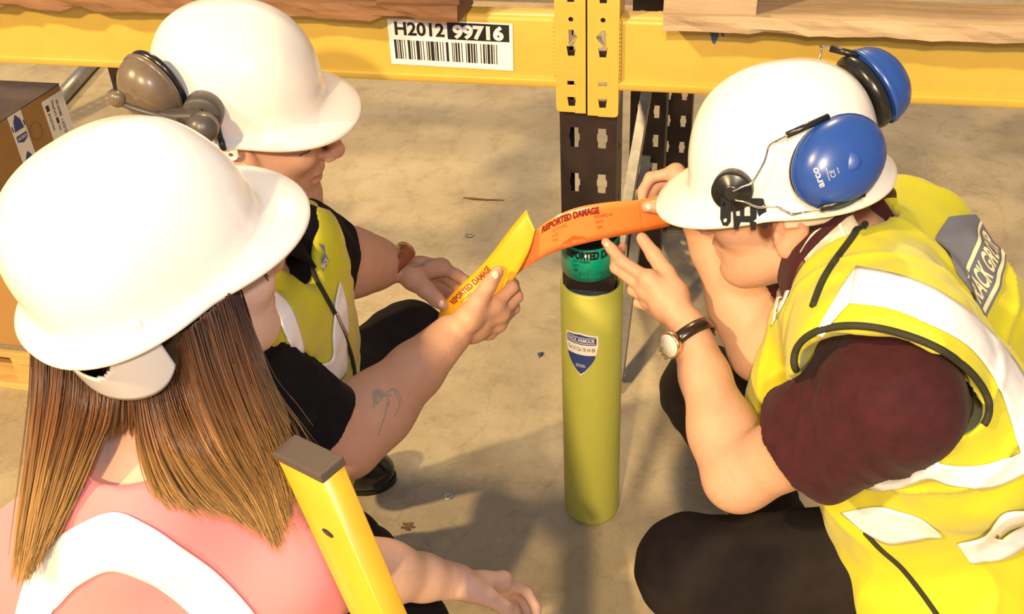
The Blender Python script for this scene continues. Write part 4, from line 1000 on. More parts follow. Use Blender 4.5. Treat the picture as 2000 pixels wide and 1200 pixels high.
shiB, Ps, Qs = flesh('polo_shirt', shB_p, .0035, M['maroon'], perB, inf=.011, subs=[sleeve_cut(B['lsh'], B['lel'], .40, .10), sleeve_cut(B['rsh'], B['rel'], .45)], wrinkle=wrB)
naB = nrm(HB+RB@V(-.03, 0, -.06)-B['nk'])
veB_sub = [cone(W(1738, 752, .96), W(1738, 752, 1.16), .100, .100, .006, flat=(CR*.34+CU*.94, .52), op='sub'), cone(mid(B['lsh'], B['lel'], .05), B['lel'], .082, .085, .004, op='sub'), cone(W(1650, 785, .95), W(1630, 800, 1.2), .060, .060, .006, op='sub'), cone(B['rsh']+V(-.02, .05, -.02), mid(B['rsh'], B['rel'], .9)+V(-.02, .06, 0), .07, .085, .01, op='sub'),
  cone(B['nk']+naB*.045, B['nk']+naB*.25, .094, .11, .012, op='sub'), cone(B['nk']+V(-.08, .0, -.0), B['nk']+V(-.18, .02, -.14), .05, .016, .02, op='sub')]
veB_p = torso_prims(dict(B, lsh=VSH), .97)+[cone(W(1790, 470, 1.34), W(1900, 640, 1.37), .035, .066, .06), cone(B['nk'], VSH, .058, .070, .04), cone(VSH, W(1880, 850, 1.22), .070, .085, .05), cone(B['lhip'], B['rhip'], .122, .118, .06), cone(mid(B['nk'], B['pel'], .6), W(1740, 930, 1.36), .11, .075, .06), cone(W(1590, 640, 1.39), W(1560, 800, 1.43), .035, .05, .05)]
vesB, Pv, Qv = flesh('hi_vis_vest', veB_p, .0042, M['vest'], perB, inf=.024, subs=veB_sub, wrinkle=lambda P: .0030*wav(P, 34, 18)+.0012*wav(P, 120, 19)+.006*(1-np.abs(np.sin(P@V(14, 20, -16)+1.5*np.sin(P@V(-9, 6, 13)))))**4)
bvB = bvh_of((Pv, Qv)); RT = M['reflective']
strip('reflective_stripe', [(1674, 525), (1756, 542), (1831, 572), (1906, 625), (1962, 685), (2010, 760), (2050, 850)], [(1661, 595), (1737, 606), (1812, 636), (1887, 677), (1936, 737), (1962, 794), (1995, 900)], bvB, RT, vesB)
strip('reflective_stripe', [(1674, 525), (1650, 560), (1622, 606), (1596, 652)], [(1661, 595), (1645, 612), (1625, 635), (1606, 655)], bvB, RT, vesB, nu=24)
strip('reflective_stripe', [(1632, 912), (1700, 896), (1754, 874), (1800, 886), (1840, 904), (1900, 908), (1960, 896), (2040, 860)], [(1644, 928), (1692, 950), (1752, 954), (1812, 932), (1860, 946), (1920, 951), (1968, 938), (2040, 900)], bvB, RT, vesB)
strip('reflective_stripe', [(1644, 1000), (1712, 988), (1760, 998), (1800, 1012), (1838, 1040)], [(1686, 1034), (1732, 1060), (1772, 1056), (1812, 1048), (1838, 1046)], bvB, RT, vesB, nu=36)
strip('reflective_stripe', [(1868, 1056), (1920, 1040), (1960, 996), (2040, 992)], [(1892, 1094), (1940, 1092), (1980, 1076), (2040, 1030)], bvB, RT, vesB, nu=36, off=.006)
strip('reflective_stripe', [(1522, 565), (1517, 600), (1509, 638)], [(1549, 560), (1535, 592), (1521, 618)], bvB, RT, vesB, nu=16, nv=5)
hd_ = nrm(ray(1738, 752)); n2 = nrm(CR*.34+CU*.94); n2 = nrm(n2-hd_*np.dot(n2, hd_)); e1_ = np.cross(hd_, n2); lp = []
for q in np.linspace(-.15, math.pi+.75, 90):
    o_ = W(1738, 752, .80)+1.045*(.100*math.cos(q)*e1_*(1 if np.dot(e1_, CR) > 0 else -1)+.052*math.sin(q)*n2)
    h_, nn_, _, _ = bvB.ray_cast(Vector(o_), Vector(hd_))
    if h_ is not None and (not lp or np.linalg.norm(np.array(h_)-lp[-1]) < .03): lp.append(np.array(h_)-hd_*.002)
tube('armhole_binding', lp, .0042, M['binding'], vesB, 8)
cord('neck_binding', [(1697, 398), (1686, 430), (1662, 470), (1632, 512), (1606, 556), (1590, 600)], bvB, .0042, M['binding'], vesB, off=.002, n=30)
cord('hem_binding', [(1690, 1040), (1720, 1072), (1760, 1108), (1800, 1158), (1840, 1215)], bvB, .0035, M['binding'], vesB, off=.001, n=24)
# printed logo on the back
lc = snap(bvB, 1872, 538, 0)[0]; lx = nrm((.449, .835, .319)); ly = nrm((-.721, .128, .681)); ln = nrm((.78, -.10, .62))
def lgp(X, Y, off):
    X, Y = .80*X-.004, .82*Y
    h_, n2, _, _ = bvB.ray_cast(Vector(lc+lx*X+ly*Y+ln*.10), Vector(-ln))
    if h_ is None: h_, n2, _, _ = bvB.find_nearest(Vector(lc+lx*X+ly*Y))
    return np.array(h_)+ln*off
def lg_poly(name, poly, m, parent, off):
    me = curve_mesh([poly], 0); bm = bmesh.new(); bm.from_mesh(me); bmesh.ops.remove_doubles(bm, verts=bm.verts, dist=1e-6); bmesh.ops.triangulate(bm, faces=bm.faces)
    for _ in range(6):
        es = [q for q in bm.edges if q.calc_length() > .008]
        if not es: break
        bmesh.ops.subdivide_edges(bm, edges=es, cuts=1); bmesh.ops.triangulate(bm, faces=bm.faces)
    bm.verts.index_update(); v = [lgp(q.co.x, q.co.y, off) for q in bm.verts]; f = [tuple(x.index for x in q.verts) for q in bm.faces]; bm.free()
    return mesh(name, v, f, m, parent)
def pxm(P, off): return snap(bvB, P[0], P[1], off)[0]
lg = lg_poly('back_logo', [(.004, -.088), (.180, -.080), (.184, -.002), (.105, .050), (.028, .058), (-.002, .002), (-.004, -.05)], M['logo_grey'], vesB, .003)
text('back_logo_text', 'RACK GROUP', lambda x, y: lgp(.012+.160*x, -.062+.002*x+.036*y, .0042), M['logo_cream'], lg, bold=.03, sub=2)
text('back_logo_text', 'THE', lambda x, y: lgp(.008+.022*x, -.020+.009*y, .0042), M['logo_cream'], lg, bold=.01)
lg_poly('back_logo_line', [(.010, -.080), (.176, -.075), (.176, -.067), (.010, -.071)], M['logo_cream'], lg, .0042)
lg_poly('back_logo_line', [(.036, -.018), (.176, -.016), (.176, -.009), (.036, -.010)], M['logo_cream'], lg, .0042)
decal_poly('front_logo', [(1517, 765), (1532, 761), (1541, 764), (1538, 780), (1518, 780)], bvB, M['logo_grey'], vesB, cell=5)
text('front_logo_text', 'RACK', lambda x, y: pxm(np.array([1518, 777])+np.array([22, -1])*x+np.array([0, -11.])*y, .0046), M['logo_cream'], vesB, bold=.02)
for bx, by in ((1267, 404), (1187, 477)):
    q_, n_ = snap(bB, bx, by, -.0006); lathe('nail', [(.0050, 0), (.0045, .0009), (.0020, .0013), (.0004, .0014)], q_, frame(CR, n_), M['nail'], perB, 16, 1., 1.2)
# polo collar
collar(B['nk'], HB+RB@V(-.03, 0, -.06), nrm(RB[:, 0]+V(0, 0, -.5)), M['maroon'], shiB, r0=.064, r1=.108, h0=.075, h1=.028, gap=.5, tip=.05)

hatB, shellB, bhB = hat(CB, RB, 'white hard hat carrying two blue ear defenders and a black bracket')
lug(hatB, CB, RB, .72, .122)
nB = RB[:, 1]
# near blue cup
pc, pn = snap(bhB, 1632, 308, 0); pn = nrm(pn*.6+nB*.5+(CAM-pc)/np.linalg.norm(CAM-pc)*.5)
cupB, RcB = muff(hatB, pc+pn*.022, pn, W(1700, 245, 1.1)-W(1570, 365, 1.1), M['muff_blue'], .058, .048, .034)
cm = bvh_of((np.array([v.co[:] for v in cupB.data.vertices]), [tuple(p.vertices) for p in cupB.data.polygons]))
tp_ = lambda a, b_, c, m_, bd=.01: text('cup_print', a, lambda x, y: snap(cm, *(np.array(b_)+np.array(c[0])*x+np.array(c[1])*y), .0006)[0], m_, cupB, bold=bd, sub=1)
tp_('arco', (1611, 364), ((-15, -38), (-13, 5)), M['print_silver'], .03)
tp_('CE', (1633, 345), ((-5, -14), (-9, 3)), M['print_silver']); tp_('H510 EN352', (1622, 352), ((-7, -24), (-3.5, 1.4)), M['print_silver']); tp_('SNR', (1640, 338), ((-4, -12), (-3, 1)), M['print_silver'])
pd, pdn = snap(cm, 1660, 315, .0); lathe('cup_disc', [(.0100, -.0012), (.0100, .0001), (.0095, .0003), (.001, .0004)], pd, frame((1, 0, 0), pdn), M['muff_blue'], cupB, 28)
# far blue cup
dF = min(np.linspace(1.2, 1.5, 61), key=lambda d: abs(bhB.find_nearest(Vector(W(1680, 180, d)))[3]-.012)+(1 if bhB.find_nearest(Vector(W(1680, 180, d)))[3] < .004 else 0)); dO = dF-1.345; cF_ = W(1697, 172, dF)
nF = nrm(W(1768, 160, dF)-W(1690, 190, dF)); muff(hatB, cF_+nF*.004, nF, W(1735, 245, 1.33)-W(1632, 108, 1.36), M['muff_blue'], .052, .043, .042, cush=.018)
tube('arm_sleeve', [W(1622, 95, 1.345+dO), W(1676, 108, 1.33+dO)], .0042, M['black_plastic'], hatB, 10)
tube('cup_wire', spline([W(1601, 90, 1.355+dO), W(1625, 96, 1.345+dO)], 4), .0013, M['chrome'], hatB, 6); tube('cup_wire', spline([W(1605, 92, 1.355+dO), W(1602, 110, 1.345+dO), W(1597, 124, 1.335+dO)], 8), .0013, M['chrome'], hatB, 6)
# near arms and wires
def hp(px, py, off): return snap(bhB, px, py, off)[0]
tube('arm_sleeve', [W(1537, 264, 1.115), W(1618, 228, 1.12)], .0040, M['black_plastic'], hatB, 10)
tube('arm_sleeve', [W(1605, 407, 1.115), W(1687, 379, 1.125)], .0040, M['black_plastic'], hatB, 10)
tube('cup_wire', spline([hp(1443, 359, .024), hp(1462, 352, .022), hp(1476, 345, .018), hp(1496, 312, .014), hp(1506, 283, .014), W(1520, 274, 1.125), W(1540, 264, 1.115)], 36), .0014, M['chrome'], hatB, 7)
tube('cup_wire', spline([hp(1448, 374, .024), hp(1465, 379, .022), hp(1485, 392, .018), hp(1520, 413, .014), hp(1548, 423, .014), hp(1575, 417, .012), W(1608, 407, 1.115)], 36), .0014, M['chrome'], hatB, 7)
# hub and slotted bracket
p, n_ = snap(bhB, 1433, 366, 0); Rh = frame(RB[:, 0], n_)
lathe('pivot_drum', [(.0235, -.006), (.0245, .0), (.0245, .016), (.0225, .0185), (.0105, .019), (.010, .0205), (.006, .021), (.001, .0195)], p, Rh, M['black_plastic'], hatB, 36)
def flatb(poly, holes, off=.006): 
    c0, n0 = snap(bhB, 1448, 412, 0); Rz = frame(W(1480, 412, 1.1)-W(1420, 410, 1.1), nB*.75+n0*.4)
    k = 1.17/FPX
    plate('bracket', [[((x-1448)*k, -(y-412)*k*1.1) for x, y in poly]]+[[((x-1448)*k, -(y-412)*k*1.1) for x, y in h] for h in holes], .003, M['black_plastic'], hatB, lambda x, y, z: c0+Rz@V(x, y*1.05, z+off+.006))
flatb([(1400, 385), (1420, 388), (1424, 428), (1418, 436), (1409, 435), (1403, 424)], [circ(1407, 398, 3.5, 10), circ(1413, 426, 4, 10)])
flatb([(1424, 388), (1472, 386), (1476, 441), (1466, 441), (1462, 428), (1444, 428), (1440, 441), (1432, 441)], [[(1430, 400), (1440, 400), (1442, 418), (1434, 418)], [(1448, 400), (1460, 399), (1462, 417), (1450, 418)]])
flatb([(1472, 386), (1484, 386), (1500, 425), (1498, 435), (1488, 434), (1476, 412)], [circ(1487, 400, 4, 10), circ(1492, 426, 4, 10)])
# translucent headband with loose tail
band('headband', CB, RB, hatB, M['hat_band'], .104, .088, math.radians(95), math.radians(265), lambda t: (-.030, -.002))
bt = [snap(bB, x, y, .024)[0] for x, y in ((1655, 432), (1625, 447), (1590, 468), (1562, 487))]
upb = nrm(W(1600, 430, 1.2)-W(1622, 470, 1.2)); v = []
for q in spline(bt, 12): v += [q+upb*.0145, q-upb*.0145]
o = mesh('headband_tail', v, [(2*i, 2*i+2, 2*i+3, 2*i+1) for i in range(11)], M['hat_band'], hatB); md = o.modifiers.new('t', 'SOLIDIFY'); md.thickness = .002
R3 = frame(bt[2]-bt[1], CAM-bt[1]); box('headband_loop', mid(bt[0], bt[1], .75), (.005, .030, .006), M['hat_band'], hatB, rot=Matrix(R3.tolist()), bev=.001)
# watch B
dB = nrm(B['lwr']-B['lel']); cwB = mid(B['lel'], B['lwr'], .93)
watch(cwB, dB, nrm(W(1318, 655, 1.44)-W(1350, 643, 1.46)), .0330, .0315, .018, M['leather_dark'], M['gold'], 'wrist watch with dark strap and gold chronograph case', rcase=.020, skin=PB_)

# ================================================================== orange and yellow strips held between the hands
def ribbon(name, st, m, label, n=48, nv=6):
    T_ = spline([W(*s[0]) for s in st], n); Bt = spline([W(*s[1]) for s in st], n)
    root = empty(name, mid(T_[n//2], Bt[n//2]), label, 'tag strip'); v = []
    for i in range(n):
        for j in range(nv): v.append(mid(T_[i], Bt[i], j/(nv-1)))
    f = [(i*nv+j, i*nv+j+1, (i+1)*nv+j+1, (i+1)*nv+j) for i in range(n-1) for j in range(nv-1)]
    o = mesh('strip', v, f, m, root); md = o.modifiers.new('t', 'SOLIDIFY'); md.thickness = .0008; md.offset = 0
    def fn(u, t, k=1):
        x = min(max(u, 0), .9999)*(n-1); i = min(int(x), n-2); s = x-i; p = mid(mid(T_[i], T_[i+1], s), mid(Bt[i], Bt[i+1], s), 1-t)
        nn = nrm(np.cross(T_[i+1]-T_[i], Bt[i]-T_[i])); nn = nn if np.dot(nn, CAM-p) > 0 else -nn
        return p+nn*(.0007+.0003*k)
    return root, fn
og, of = ribbon('damage_tag', [((1000, 505, 1.64), (985, 556, 1.665)), ((1018, 480, 1.61), (1004, 541, 1.64)), ((1045, 451, 1.585), (1036, 517, 1.615)), ((1085, 423, 1.56), (1085, 492, 1.595)), ((1130, 405, 1.552), (1140, 476, 1.585)), ((1190, 395, 1.552), (1200, 463, 1.585)), ((1250, 390, 1.56), (1258, 452, 1.595)), ((1302, 378, 1.575), (1309, 442, 1.605))], M['orange_tag'],
    'orange REPORTED DAMAGE strip stretched between two pairs of hands')
U = lambda px: np.interp(px, [993, 1011, 1040, 1085, 1135, 1195, 1254, 1305], np.linspace(0, 1, 8))
text('tag_text', 'REPORTED DAMAGE', lambda x, y: of(U(1058+116*x), .77-.03*x+.17*y), M['orange_print'], og, bold=.055, sub=2)
for i, t in enumerate(('SLOT NUMBER', 'DATE', 'TIME')): text('tag_text', t, lambda x, y: of(U(1079+(30, 11, 10)[i]*x), .60-.15*i+.09*y), M['orange_pale_print'], og, bold=.0, sub=1)
for i, t in enumerate(('REPAIRED BY', 'DATE', 'TIME')): text('tag_text', t, lambda x, y: of(U(1163+(35, 15, 13)[i]*x), .62-.155*i+.085*y), M['orange_print'], og, bold=-.005, sub=1)
for i in range(14): plate('perforation', [rect(0, .06+.88*i/13, .003, .022)], .0001, M['orange_print'], og, lambda x, y, z: of(U(1250)+x, y))
plate('tag_logo', [[(0, .05), (1, .05), (1, .18), (.5, .30), (0, .18)]], .0001, M['orange_pale_print'], og, lambda x, y, z: of(U(1098+42*x), y))
text('tag_text', 'RACK TRAINING', lambda x, y: of(U(1100+38*x), .075+.075*y, 2.5), M['orange_tag'], og, bold=.01, sub=1)
for i in range(5): plate('form_line', [rect(.5, .14+.16*i, 1, .02)], .0001, M['orange_pale_print'], og, lambda x, y, z: of(U(1030+12*x), y))
yg, yf = ribbon('damage_tag', [((853, 648, 1.66), (872, 672, 1.66)), ((860, 606, 1.65), (900, 640, 1.64)), ((885, 572, 1.64), (932, 608, 1.625)), ((930, 530, 1.625), (975, 578, 1.615)), ((962, 494, 1.61), (1006, 540, 1.60)), ((998, 446, 1.595), (1033, 490, 1.585)), ((1028, 410, 1.585), (1045, 450, 1.575))], M['yellow_tag'],
    'bent yellow REPORTED DAMAGE strip held between thumb and fingers')
text('tag_text', 'REPORTED DAMAGE', lambda x, y: yf(.27+.31*x, .70+.18*y), M['orange_print'], yg, bold=.04, sub=2)
text('tag_text', 'SLOT NUMBER', lambda x, y: yf(.31+.09*x, .54+.08*y), M['orange_print'], yg, bold=.0, sub=1)
text('tag_text', 'DATE', lambda x, y: yf(.31+.035*x, .40+.08*y), M['orange_print'], yg, bold=.0, sub=1)
for i in range(5): plate('form_line', [rect(.5, .2+.14*i, 1, .02)], .0001, M['orange_pale_print'], yg, lambda x, y, z: yf(.10+.05*x, y))

# ================================================================== woman C: pink vest, brown hair, seen from behind
RCh = hatR((.50, .835, .225), .035); CC = W(291, 506, .958); fC = nrm((.58, .81, .03)); RC = hatR(fC, .0)
HC = CC+RCh@V(.012, 0, -.030)-RC[:, 1]*.004
rtC = nrm(V(.77, -.64, 0))
C = dict(nk=W(285, 905, 1.06), lsh=W(85, 1090, 1.16), rsh=W(575, 1100, 1.12), rel=W(690, 1112, 1.32), rwr=W(893, 1137, 1.45))
C['pel'] = C['nk']+V(-.05, -.06, -.50); C['rhip'] = C['pel']+rtC*.085+V(0, 0, -.03); C['lhip'] = C['pel']-rtC*.085+V(0, 0, -.03)
C['rkn'] = W(790, 1235, 1.52); C['lkn'] = C['lhip']+V(.17, .30, .02)
C['rank'] = V(C['rkn'][0]-.08, C['rkn'][1]-.10, .09); C['lank'] = V(C['lkn'][0]-.10, C['lkn'][1]-.12, .09)
# the spirit level she steadies
LK = W(535, 885, .90); LD = nrm(W(683, 1200, 1.01)-LK)
def solve_d(px, py, d0):
    lo, hi = .5, 1.5
    for _ in range(50):
        m_ = (lo+hi)/2; s_ = np.dot(W(px, py, m_)-LK, LD)
        if s_ < 0: lo = m_
        else: hi = m_
    return W(px, py, lo)
LK2 = solve_d(625, 930, .9); wv_ = nrm(LK2-LK); LWID = np.linalg.norm(LK2-LK); ntr = np.cross(LD, wv_); ntr = ntr if np.dot(ntr, CF) > 0 else -ntr
LTH = .0255; LT = mid(LK, LK2)+ntr*LTH/2; LR = np.stack([LD, wv_, ntr], 1); LLEN = LT[2]/-LD[2]; print('level', LWID, LD, LLEN)
C['lwr'] = LT+LD*.40-wv_*.085-LR[:, 2]*.01; C['lel'] = mid(C['lsh'], C['lwr'], .5)+V(-.02, -.02, -.10)
armCr = arm_prims(C['rsh'], C['rel'], C['rwr'], .044, .038, .026); armCl = arm_prims(C['lsh'], C['lel'], C['lwr'], .044, .038, .026)
hCr = hand_prims((895, 1137, 1.45), [(920, 1152, 1.435), (955, 1168, 1.435), (985, 1188, 1.44), (1004, 1206, 1.45)],
    [[(982, 1134, 1.48), (1029, 1156, 1.505), (1047, 1186, 1.505), (1049, 1212, 1.49)], [(984, 1150, 1.495), (1020, 1168, 1.53), (1031, 1196, 1.53), (1029, 1220, 1.51)],
     [(978, 1165, 1.51), (1005, 1178, 1.545), (1012, 1200, 1.545), (1008, 1220, 1.53)], [(968, 1178, 1.52), (992, 1190, 1.55), (998, 1208, 1.55), (994, 1224, 1.535)]], .92)
gl = LT+LD*.40; hz = LR[:, 2]; gp_ = []
for i in range(4):
    b0 = gl-wv_*.052+LD*(-.03+.02*i)-hz*.004; seq = [b0+wv_*.0-hz*.018, gl+LD*(-.03+.02*i)-hz*.022-wv_*.03, gl+LD*(-.03+.02*i)-hz*.022+wv_*.012, gl+LD*(-.03+.02*i)-hz*.020+wv_*.030]
    for j in range(3): gp_.append(cone(seq[j], seq[j+1], .0085, .0078, .004))
    gp_.append(cone(C['lwr'], b0, .016, .013, .014))
gp_ += [cone(C['lwr'], gl-wv_*.045-LD*.035+hz*.018, .017, .011, .014), cone(gl-wv_*.045-LD*.035+hz*.018, gl-wv_*.005-LD*.035+hz*.024, .0105, .009, .005)]
perC, PC_, QC_ = flesh('person', head_prims(HC, RC, .94, C['nk']+V(.02, .02, 0), ear=False, nose=.97)+torso_prims(C, .86)+armCr+armCl+hCr+gp_, .0032, M['skin_pale'], smooth=1)
tag(perC, 'long-haired person in pink vest crouching with back turned beside yellow spirit level', 'person', 'people crouching round the rack post')
qc = lambda x, y, z: HC+RC@V(x, y, z)
paint(perC, [((qc(.09, 0, -.062), RC), (.020, .025, .014), (.95, .60, .60), .5)])
trC = [cone(C['lhip'], C['rhip'], .108, .108, .05), cone(C['pel'], mid(C['pel'], C['nk'], .2), .10, .10, .05)]+leg_prims(C['lhip'], C['lkn'], C['lank'], .086, .064, .05)+leg_prims(C['rhip'], C['rkn'], C['rank'], .086, .064, .05)
flesh('trousers', trC, .005, M['trouser'], perC, wrinkle=lambda P: .002*wav(P, 42, 23))
for k in ('l', 'r'):
    h_ = C[k+'ank']*V(1, 1, 0); shoe(perC, h_-fC*V(1, 1, 0)*.05, h_+fC*V(1, 1, 0)*.18, M['leather_black'])
shiC, Ps, Qs = flesh('top', torso_prims(C, .86)+[cone(C['rsh'], C['rel'], .05, .046, .03), cone(C['lsh'], C['lel'], .05, .046, .03)], .0045, M['black_cloth'], perC, inf=.008, subs=[sleeve_cut(C['rsh'], C['rel'], .45), sleeve_cut(C['lsh'], C['lel'], .45), cone(C['nk']+V(.0, .0, .035), C['nk']+V(.03, .03, .12), .058, .07, .0, op='sub')])
veC_sub = [cone(C['lsh']-rtC*.10+V(0, 0, -.03), C['lel']-rtC*.10, .062, .08, .01, op='sub'), cone(C['nk']+V(.0, .0, .035), C['nk']+V(.03, .03, .12), .060, .07, .01, op='sub'), cone(C['nk']+fC*.08, C['nk']+fC*.16+V(0, 0, -.1), .05, .02, .01, op='sub')]
vesC, Pv, Qv = flesh('hi_vis_vest', torso_prims(C, .88)+[cone(C['rsh'], mid(C['rsh'], C['rel'], .45), .048, .044, .03)], .0042, M['pink'], perC, inf=.022, subs=veC_sub, wrinkle=lambda P: .0025*wav(P, 34, 28))
bvC = bvh_of((Pv, Qv))
strip('reflective_stripe', [(30, 1215), (48, 1150), (75, 1085), (130, 1040), (220, 1000), (290, 1025), (350, 1065), (420, 1115), (480, 1175), (530, 1240)], [(95, 1225), (105, 1195), (120, 1180), (160, 1140), (220, 1113), (290, 1135), (330, 1160), (360, 1185), (390, 1215), (420, 1260)], bvC, M['reflective'], vesC, nu=70, nv=14)
cord('neck_binding', [(190, 905), (215, 912), (240, 920), (270, 928), (290, 934)], bvC, .003, M['binding'], vesC, off=.001, n=16)
# hair: strands from under the hat down over neck and shoulders
bsC = bvh_of((PC_, QC_), (Pv, Qv))
guides = [  # (photo pixel, distance) from root to tip
 [(60, 640, .99), (62, 760, .985), (50, 900, .99), (35, 1030, 1.00), (25, 1130, 1.01)],
 [(130, 690, .90), (118, 800, .915), (88, 930, .945), (62, 1050, .965), (45, 1145, .98)],
 [(170, 715, .87), (165, 810, .895), (130, 920, .94), (95, 1030, .96), (60, 1120, .975)],
 [(215, 715, .855), (215, 800, .885), (185, 880, .93), (140, 985, .955), (100, 1060, .965)],
 [(255, 705, .845), (262, 790, .875), (275, 880, .92), (300, 960, .945), (330, 1000, .955)],
 [(295, 690, .835), (310, 790, .86), (350, 890, .90), (410, 970, .94), (470, 1020, .955)],
 [(335, 665, .83), (360, 780, .85), (410, 890, .885), (480, 980, .93), (530, 1060, .945)],
 [(375, 640, .83), (410, 760, .845), (460, 880, .875), (510, 970, .925), (545, 1075, .945)],
 [(410, 610, .835), (450, 740, .85), (500, 860, .875), (535, 950, .92), (560, 1040, .945)],
 [(445, 580, .84), (485, 720, .86), (525, 840, .885), (555, 930, .92), (572, 1000, .95)],
 [(452, 575, .87), (492, 690, .89), (535, 800, .905), (560, 880, .93), (575, 950, .96)],
 [(464, 562, .90), (496, 650, .92), (526, 740, .93), (555, 800, .945), (565, 850, .96)]]
for g in guides:
    for i_, q in enumerate(g):
        t = i_/(len(g)-1); d_ = q[2]+.055*(1-t)+.03*t
        if 1 <= guides.index(g) <= 6: d_ = [max(d_, .968), max(d_, .952)][i_] if i_ < 2 else d_
        h_, n2, _, _ = bsC.ray_cast(Vector(CAM), Vector(nrm(ray(q[0], q[1]))))
        if h_ is not None: d_ = min(d_, float(np.dot(np.array(h_)-CAM, CF))-.007)
        g[i_] = (q[0], q[1], d_)
G = np.array([[W(*q) for q in g] for g in guides]); nG = len(guides)
G = np.array([spline(g, 15) for g in G])
strv, strf, strc = [], [], []
def strand(path, w0, colr):
    n = len(path); T_ = np.gradient(path, axis=0); side = nrm(np.cross(T_[n//2], CAM-path[n//2])); up_ = nrm(np.cross(side, T_[n//2])); o0 = len(strv)
    for i in range(n):
        t = i/(n-1); ww = w0*(1-.75*t**3)
        for a in (0, 2.094, 4.189): strv.append(path[i]+ww*(math.cos(a)*side+math.sin(a)*up_))
        strc.extend([colr(t)]*3)
    for i in range(n-1):
        for j in range(3): strf.append((o0+i*3+j, o0+i*3+(j+1) % 3, o0+(i+1)*3+(j+1) % 3, o0+(i+1)*3+j))
root_c, mid_c, tip_c = np.array([.040, .014, .006]), np.array([.15, .062, .022]), np.array([.36, .21, .075])
tt = np.linspace(0, 1, 15)
for k in range(3400):
    rq = rng.random(); nape = rq < .13; g = rng.uniform(3., 4.) if nape else (rng.uniform(0, 3.05) if rq < .38 else rng.uniform(3.95, nG-1)); i = min(int(g), nG-2); s = g-i
    clump = round(g*9+rng.normal(0, .15))/9; g2 = clump*.5+g*.5; i2 = min(int(g2), nG-2); s2 = g2-i2
    base = G[i]*(1-s)+G[i+1]*s; cl = G[i2]*(1-s2)+G[i2+1]*s2
    path = base*(1-tt[:, None]*.75)+cl*(tt[:, None]*.75)
    dep = abs(rng.normal(0, .014))+rng.uniform(-.004, .0); away = nrm(path[3]-CAM)
    path = path+away*(dep*(1-.55*tt)[:, None])+rng.normal(0, .0022, 3)*tt[:, None]+np.outer(np.sin(tt*rng.uniform(3, 7)+rng.uniform(0, 6)), rng.normal(0, .0011, 3))
    L_ = rng.uniform(.25, .43) if nape else rng.uniform(.62, 1.04)**.7; path = spline(path, 15) if L_ > 1 else np.array([np.array([np.interp(q*L_, tt, path[:, a]) for a in range(3)]) for q in tt])
    j = rng.normal(0, .5); dk = (.62+.76*((math.sin(clump*37.7)*43758.5) % 1))*(.8+.4*rng.random())
    def colr(t, j=j, dk=dk, nape=nape):
        q = np.clip((.35 if nape else 1.)*t*1.25+.10*j-.05, 0, 1); c_ = root_c*(1-q*2)+mid_c*q*2 if q < .5 else mid_c*(2-q*2)+tip_c*(q*2-1)
        return (*(c_*dk), 1.)
    strand(path, rng.uniform(.0007, .0013), colr)
for k in range(90):   # stray flyaways
    g = rng.uniform(6, nG-1.01); i = int(g); s = g-i; path = (G[i]*(1-s)+G[i+1]*s)+np.outer(tt**2, CR*rng.uniform(.0, .035)+CU*rng.uniform(-.012, .02)+rng.normal(0, .004, 3)); strand(path, .00035, lambda t: (*(mid_c*(1-t)+tip_c*t), 1.))
hr = mesh('hair', np.array(strv), np.array(strf), M['hair'], perC); tag(hr, 'long straight brown hair with honey coloured tips', kind='stuff')
at = hr.data.color_attributes.new('tint', 'FLOAT_COLOR', 'POINT'); at.data.foreach_set('color', np.array(strc, np.float32).ravel())
# dark hair close to the scalp fills the space behind the strands
flesh('scalp_hair', [ell(HC+RC@V(-.020, 0, .03), RC, V(.094, .076, .078), .02), ell(HC+RC@V(-.050, 0, -.045), RC, V(.042, .060, .070), .03), cone(HC+RC@V(-.02, -.062, .0), HC+RC@V(-.015, -.066, -.11), .030, .022, .03), cone(HC+RC@V(-.02, .062, .0), HC+RC@V(-.02, .066, -.10), .030, .022, .03)], .005, M['hair_dark'], perC)
# face details
bC = bvh_of((PC_, QC_))
for pts in ([(510, 530), (517, 534), (522, 541)], [(512, 536), (518, 541), (523, 549)]):
    tube('eyelash', spline([snap(bC, x, y, .001)[0] for x, y in pts], 8), .0006, M['hair_dark'], perC, 5)

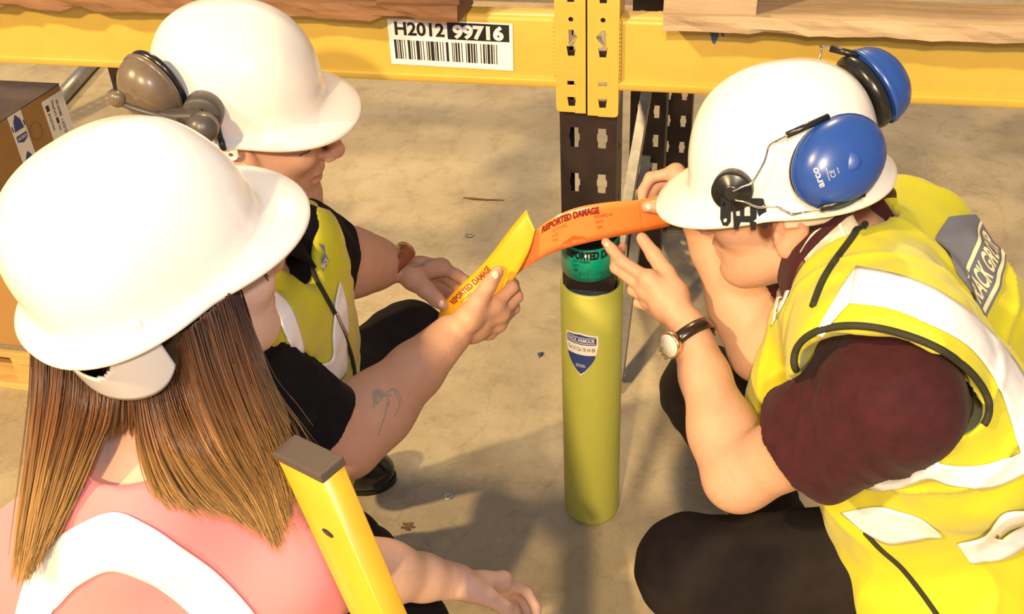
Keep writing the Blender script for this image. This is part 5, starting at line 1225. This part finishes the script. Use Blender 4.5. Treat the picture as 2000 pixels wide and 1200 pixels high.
hatC, shellC, bhC = hat(CC, RCh, 'white hard hat with grey headband above the long brown hair', b_=.096, H=.138)
RC = RCh
lug(hatC, CC, RC, -.62, .124)
band('headband', CC, RC, hatC, M['hat_liner'], .118, .100, math.radians(162), math.radians(240), lambda t: (-.078+.030*abs(2*t-1)**4, -.004), hole=lambda t, z: .07 < t < .66 and z > .44+.25*abs(2*(t-.365)/.59)**3, n=60, nz=16)
for ang, zz in ((-1.05, .035), (-.83, .045)):
    p = CC+RC@V(.098*math.cos(ang), .090*math.sin(ang), zz-.012)
    d_ = nrm(RC@V(math.cos(ang), math.sin(ang), .35)); R3 = frame(np.cross(d_, RC[:, 2]), d_)
    box('slot_rib', p, (.010, .034, .012), M['hat'], hatC, rot=Matrix(R3.tolist()), bev=.004, seg=3)
ang = -2.25; p = CC+RC@V(.102*math.cos(ang), .090*math.sin(ang), .024); d_ = nrm(RC@V(math.cos(ang), math.sin(ang), .3)); R3 = frame(np.cross(d_, RC[:, 2]), d_)
box('slot_boss', p, (.036, .042, .020), M['hat'], hatC, rot=Matrix(R3.tolist()), bev=.006, seg=3)

# ------------------------------------------------------------------ spirit level
lv = empty('spirit_level', LT+LD*LLEN, 'yellow box-section spirit level with dark end cap standing upright', 'spirit level')
wd, th = LWID, LTH
Rl = np.stack([LD, wv_, np.cross(LD, wv_)], 1)
me = curve_mesh([[(-wd/2+.002, -th/2), (wd/2-.002, -th/2), (wd/2, -th/2+.002), (wd/2, th/2-.002), (wd/2-.002, th/2), (-wd/2+.002, th/2), (-wd/2, th/2-.002), (-wd/2, -th/2+.002)]], LLEN-.014)
for v_ in me.vertices: v_.co = Vector(tuple(LT+Rl@V(.007+(v_.co.z+(LLEN-.014)/2), v_.co.x, v_.co.y)))
me.materials.clear(); bm = bmesh.new(); bm.from_mesh(me); bmesh.ops.remove_doubles(bm, verts=bm.verts, dist=1e-6); bmesh.ops.recalc_face_normals(bm, faces=bm.faces); bm.to_mesh(me); bm.free()
put(link('level_body', me, M['level_yellow']), lv)
box('end_cap', LT+LD*.0035, (.010, wd+.003, th+.003), M['level_cap'], lv, rot=Matrix(Rl.tolist()), bev=.002); box('end_cap', LT+LD*(LLEN-.012), (.014, wd+.003, th+.003), M['level_cap'], lv, rot=Matrix(Rl.tolist()), bev=.002)
sgn = 1 if np.dot(Rl[:, 2], CAM-LT) > 0 else -1
lathe('hang_hole', [(.0045, 0), (.0045, .0006)], LT+LD*.085+Rl[:, 2]*sgn*(th/2), frame(LD, Rl[:, 2]*sgn), M['black_print'], lv, 20, 1., 1.8)
vb = LT+LD*.62; lathe('vial_window', [(.020, 0), (.020, .0008)], vb+Rl[:, 2]*sgn*(th/2), frame(LD, Rl[:, 2]*sgn), M['glass'], lv, 20)
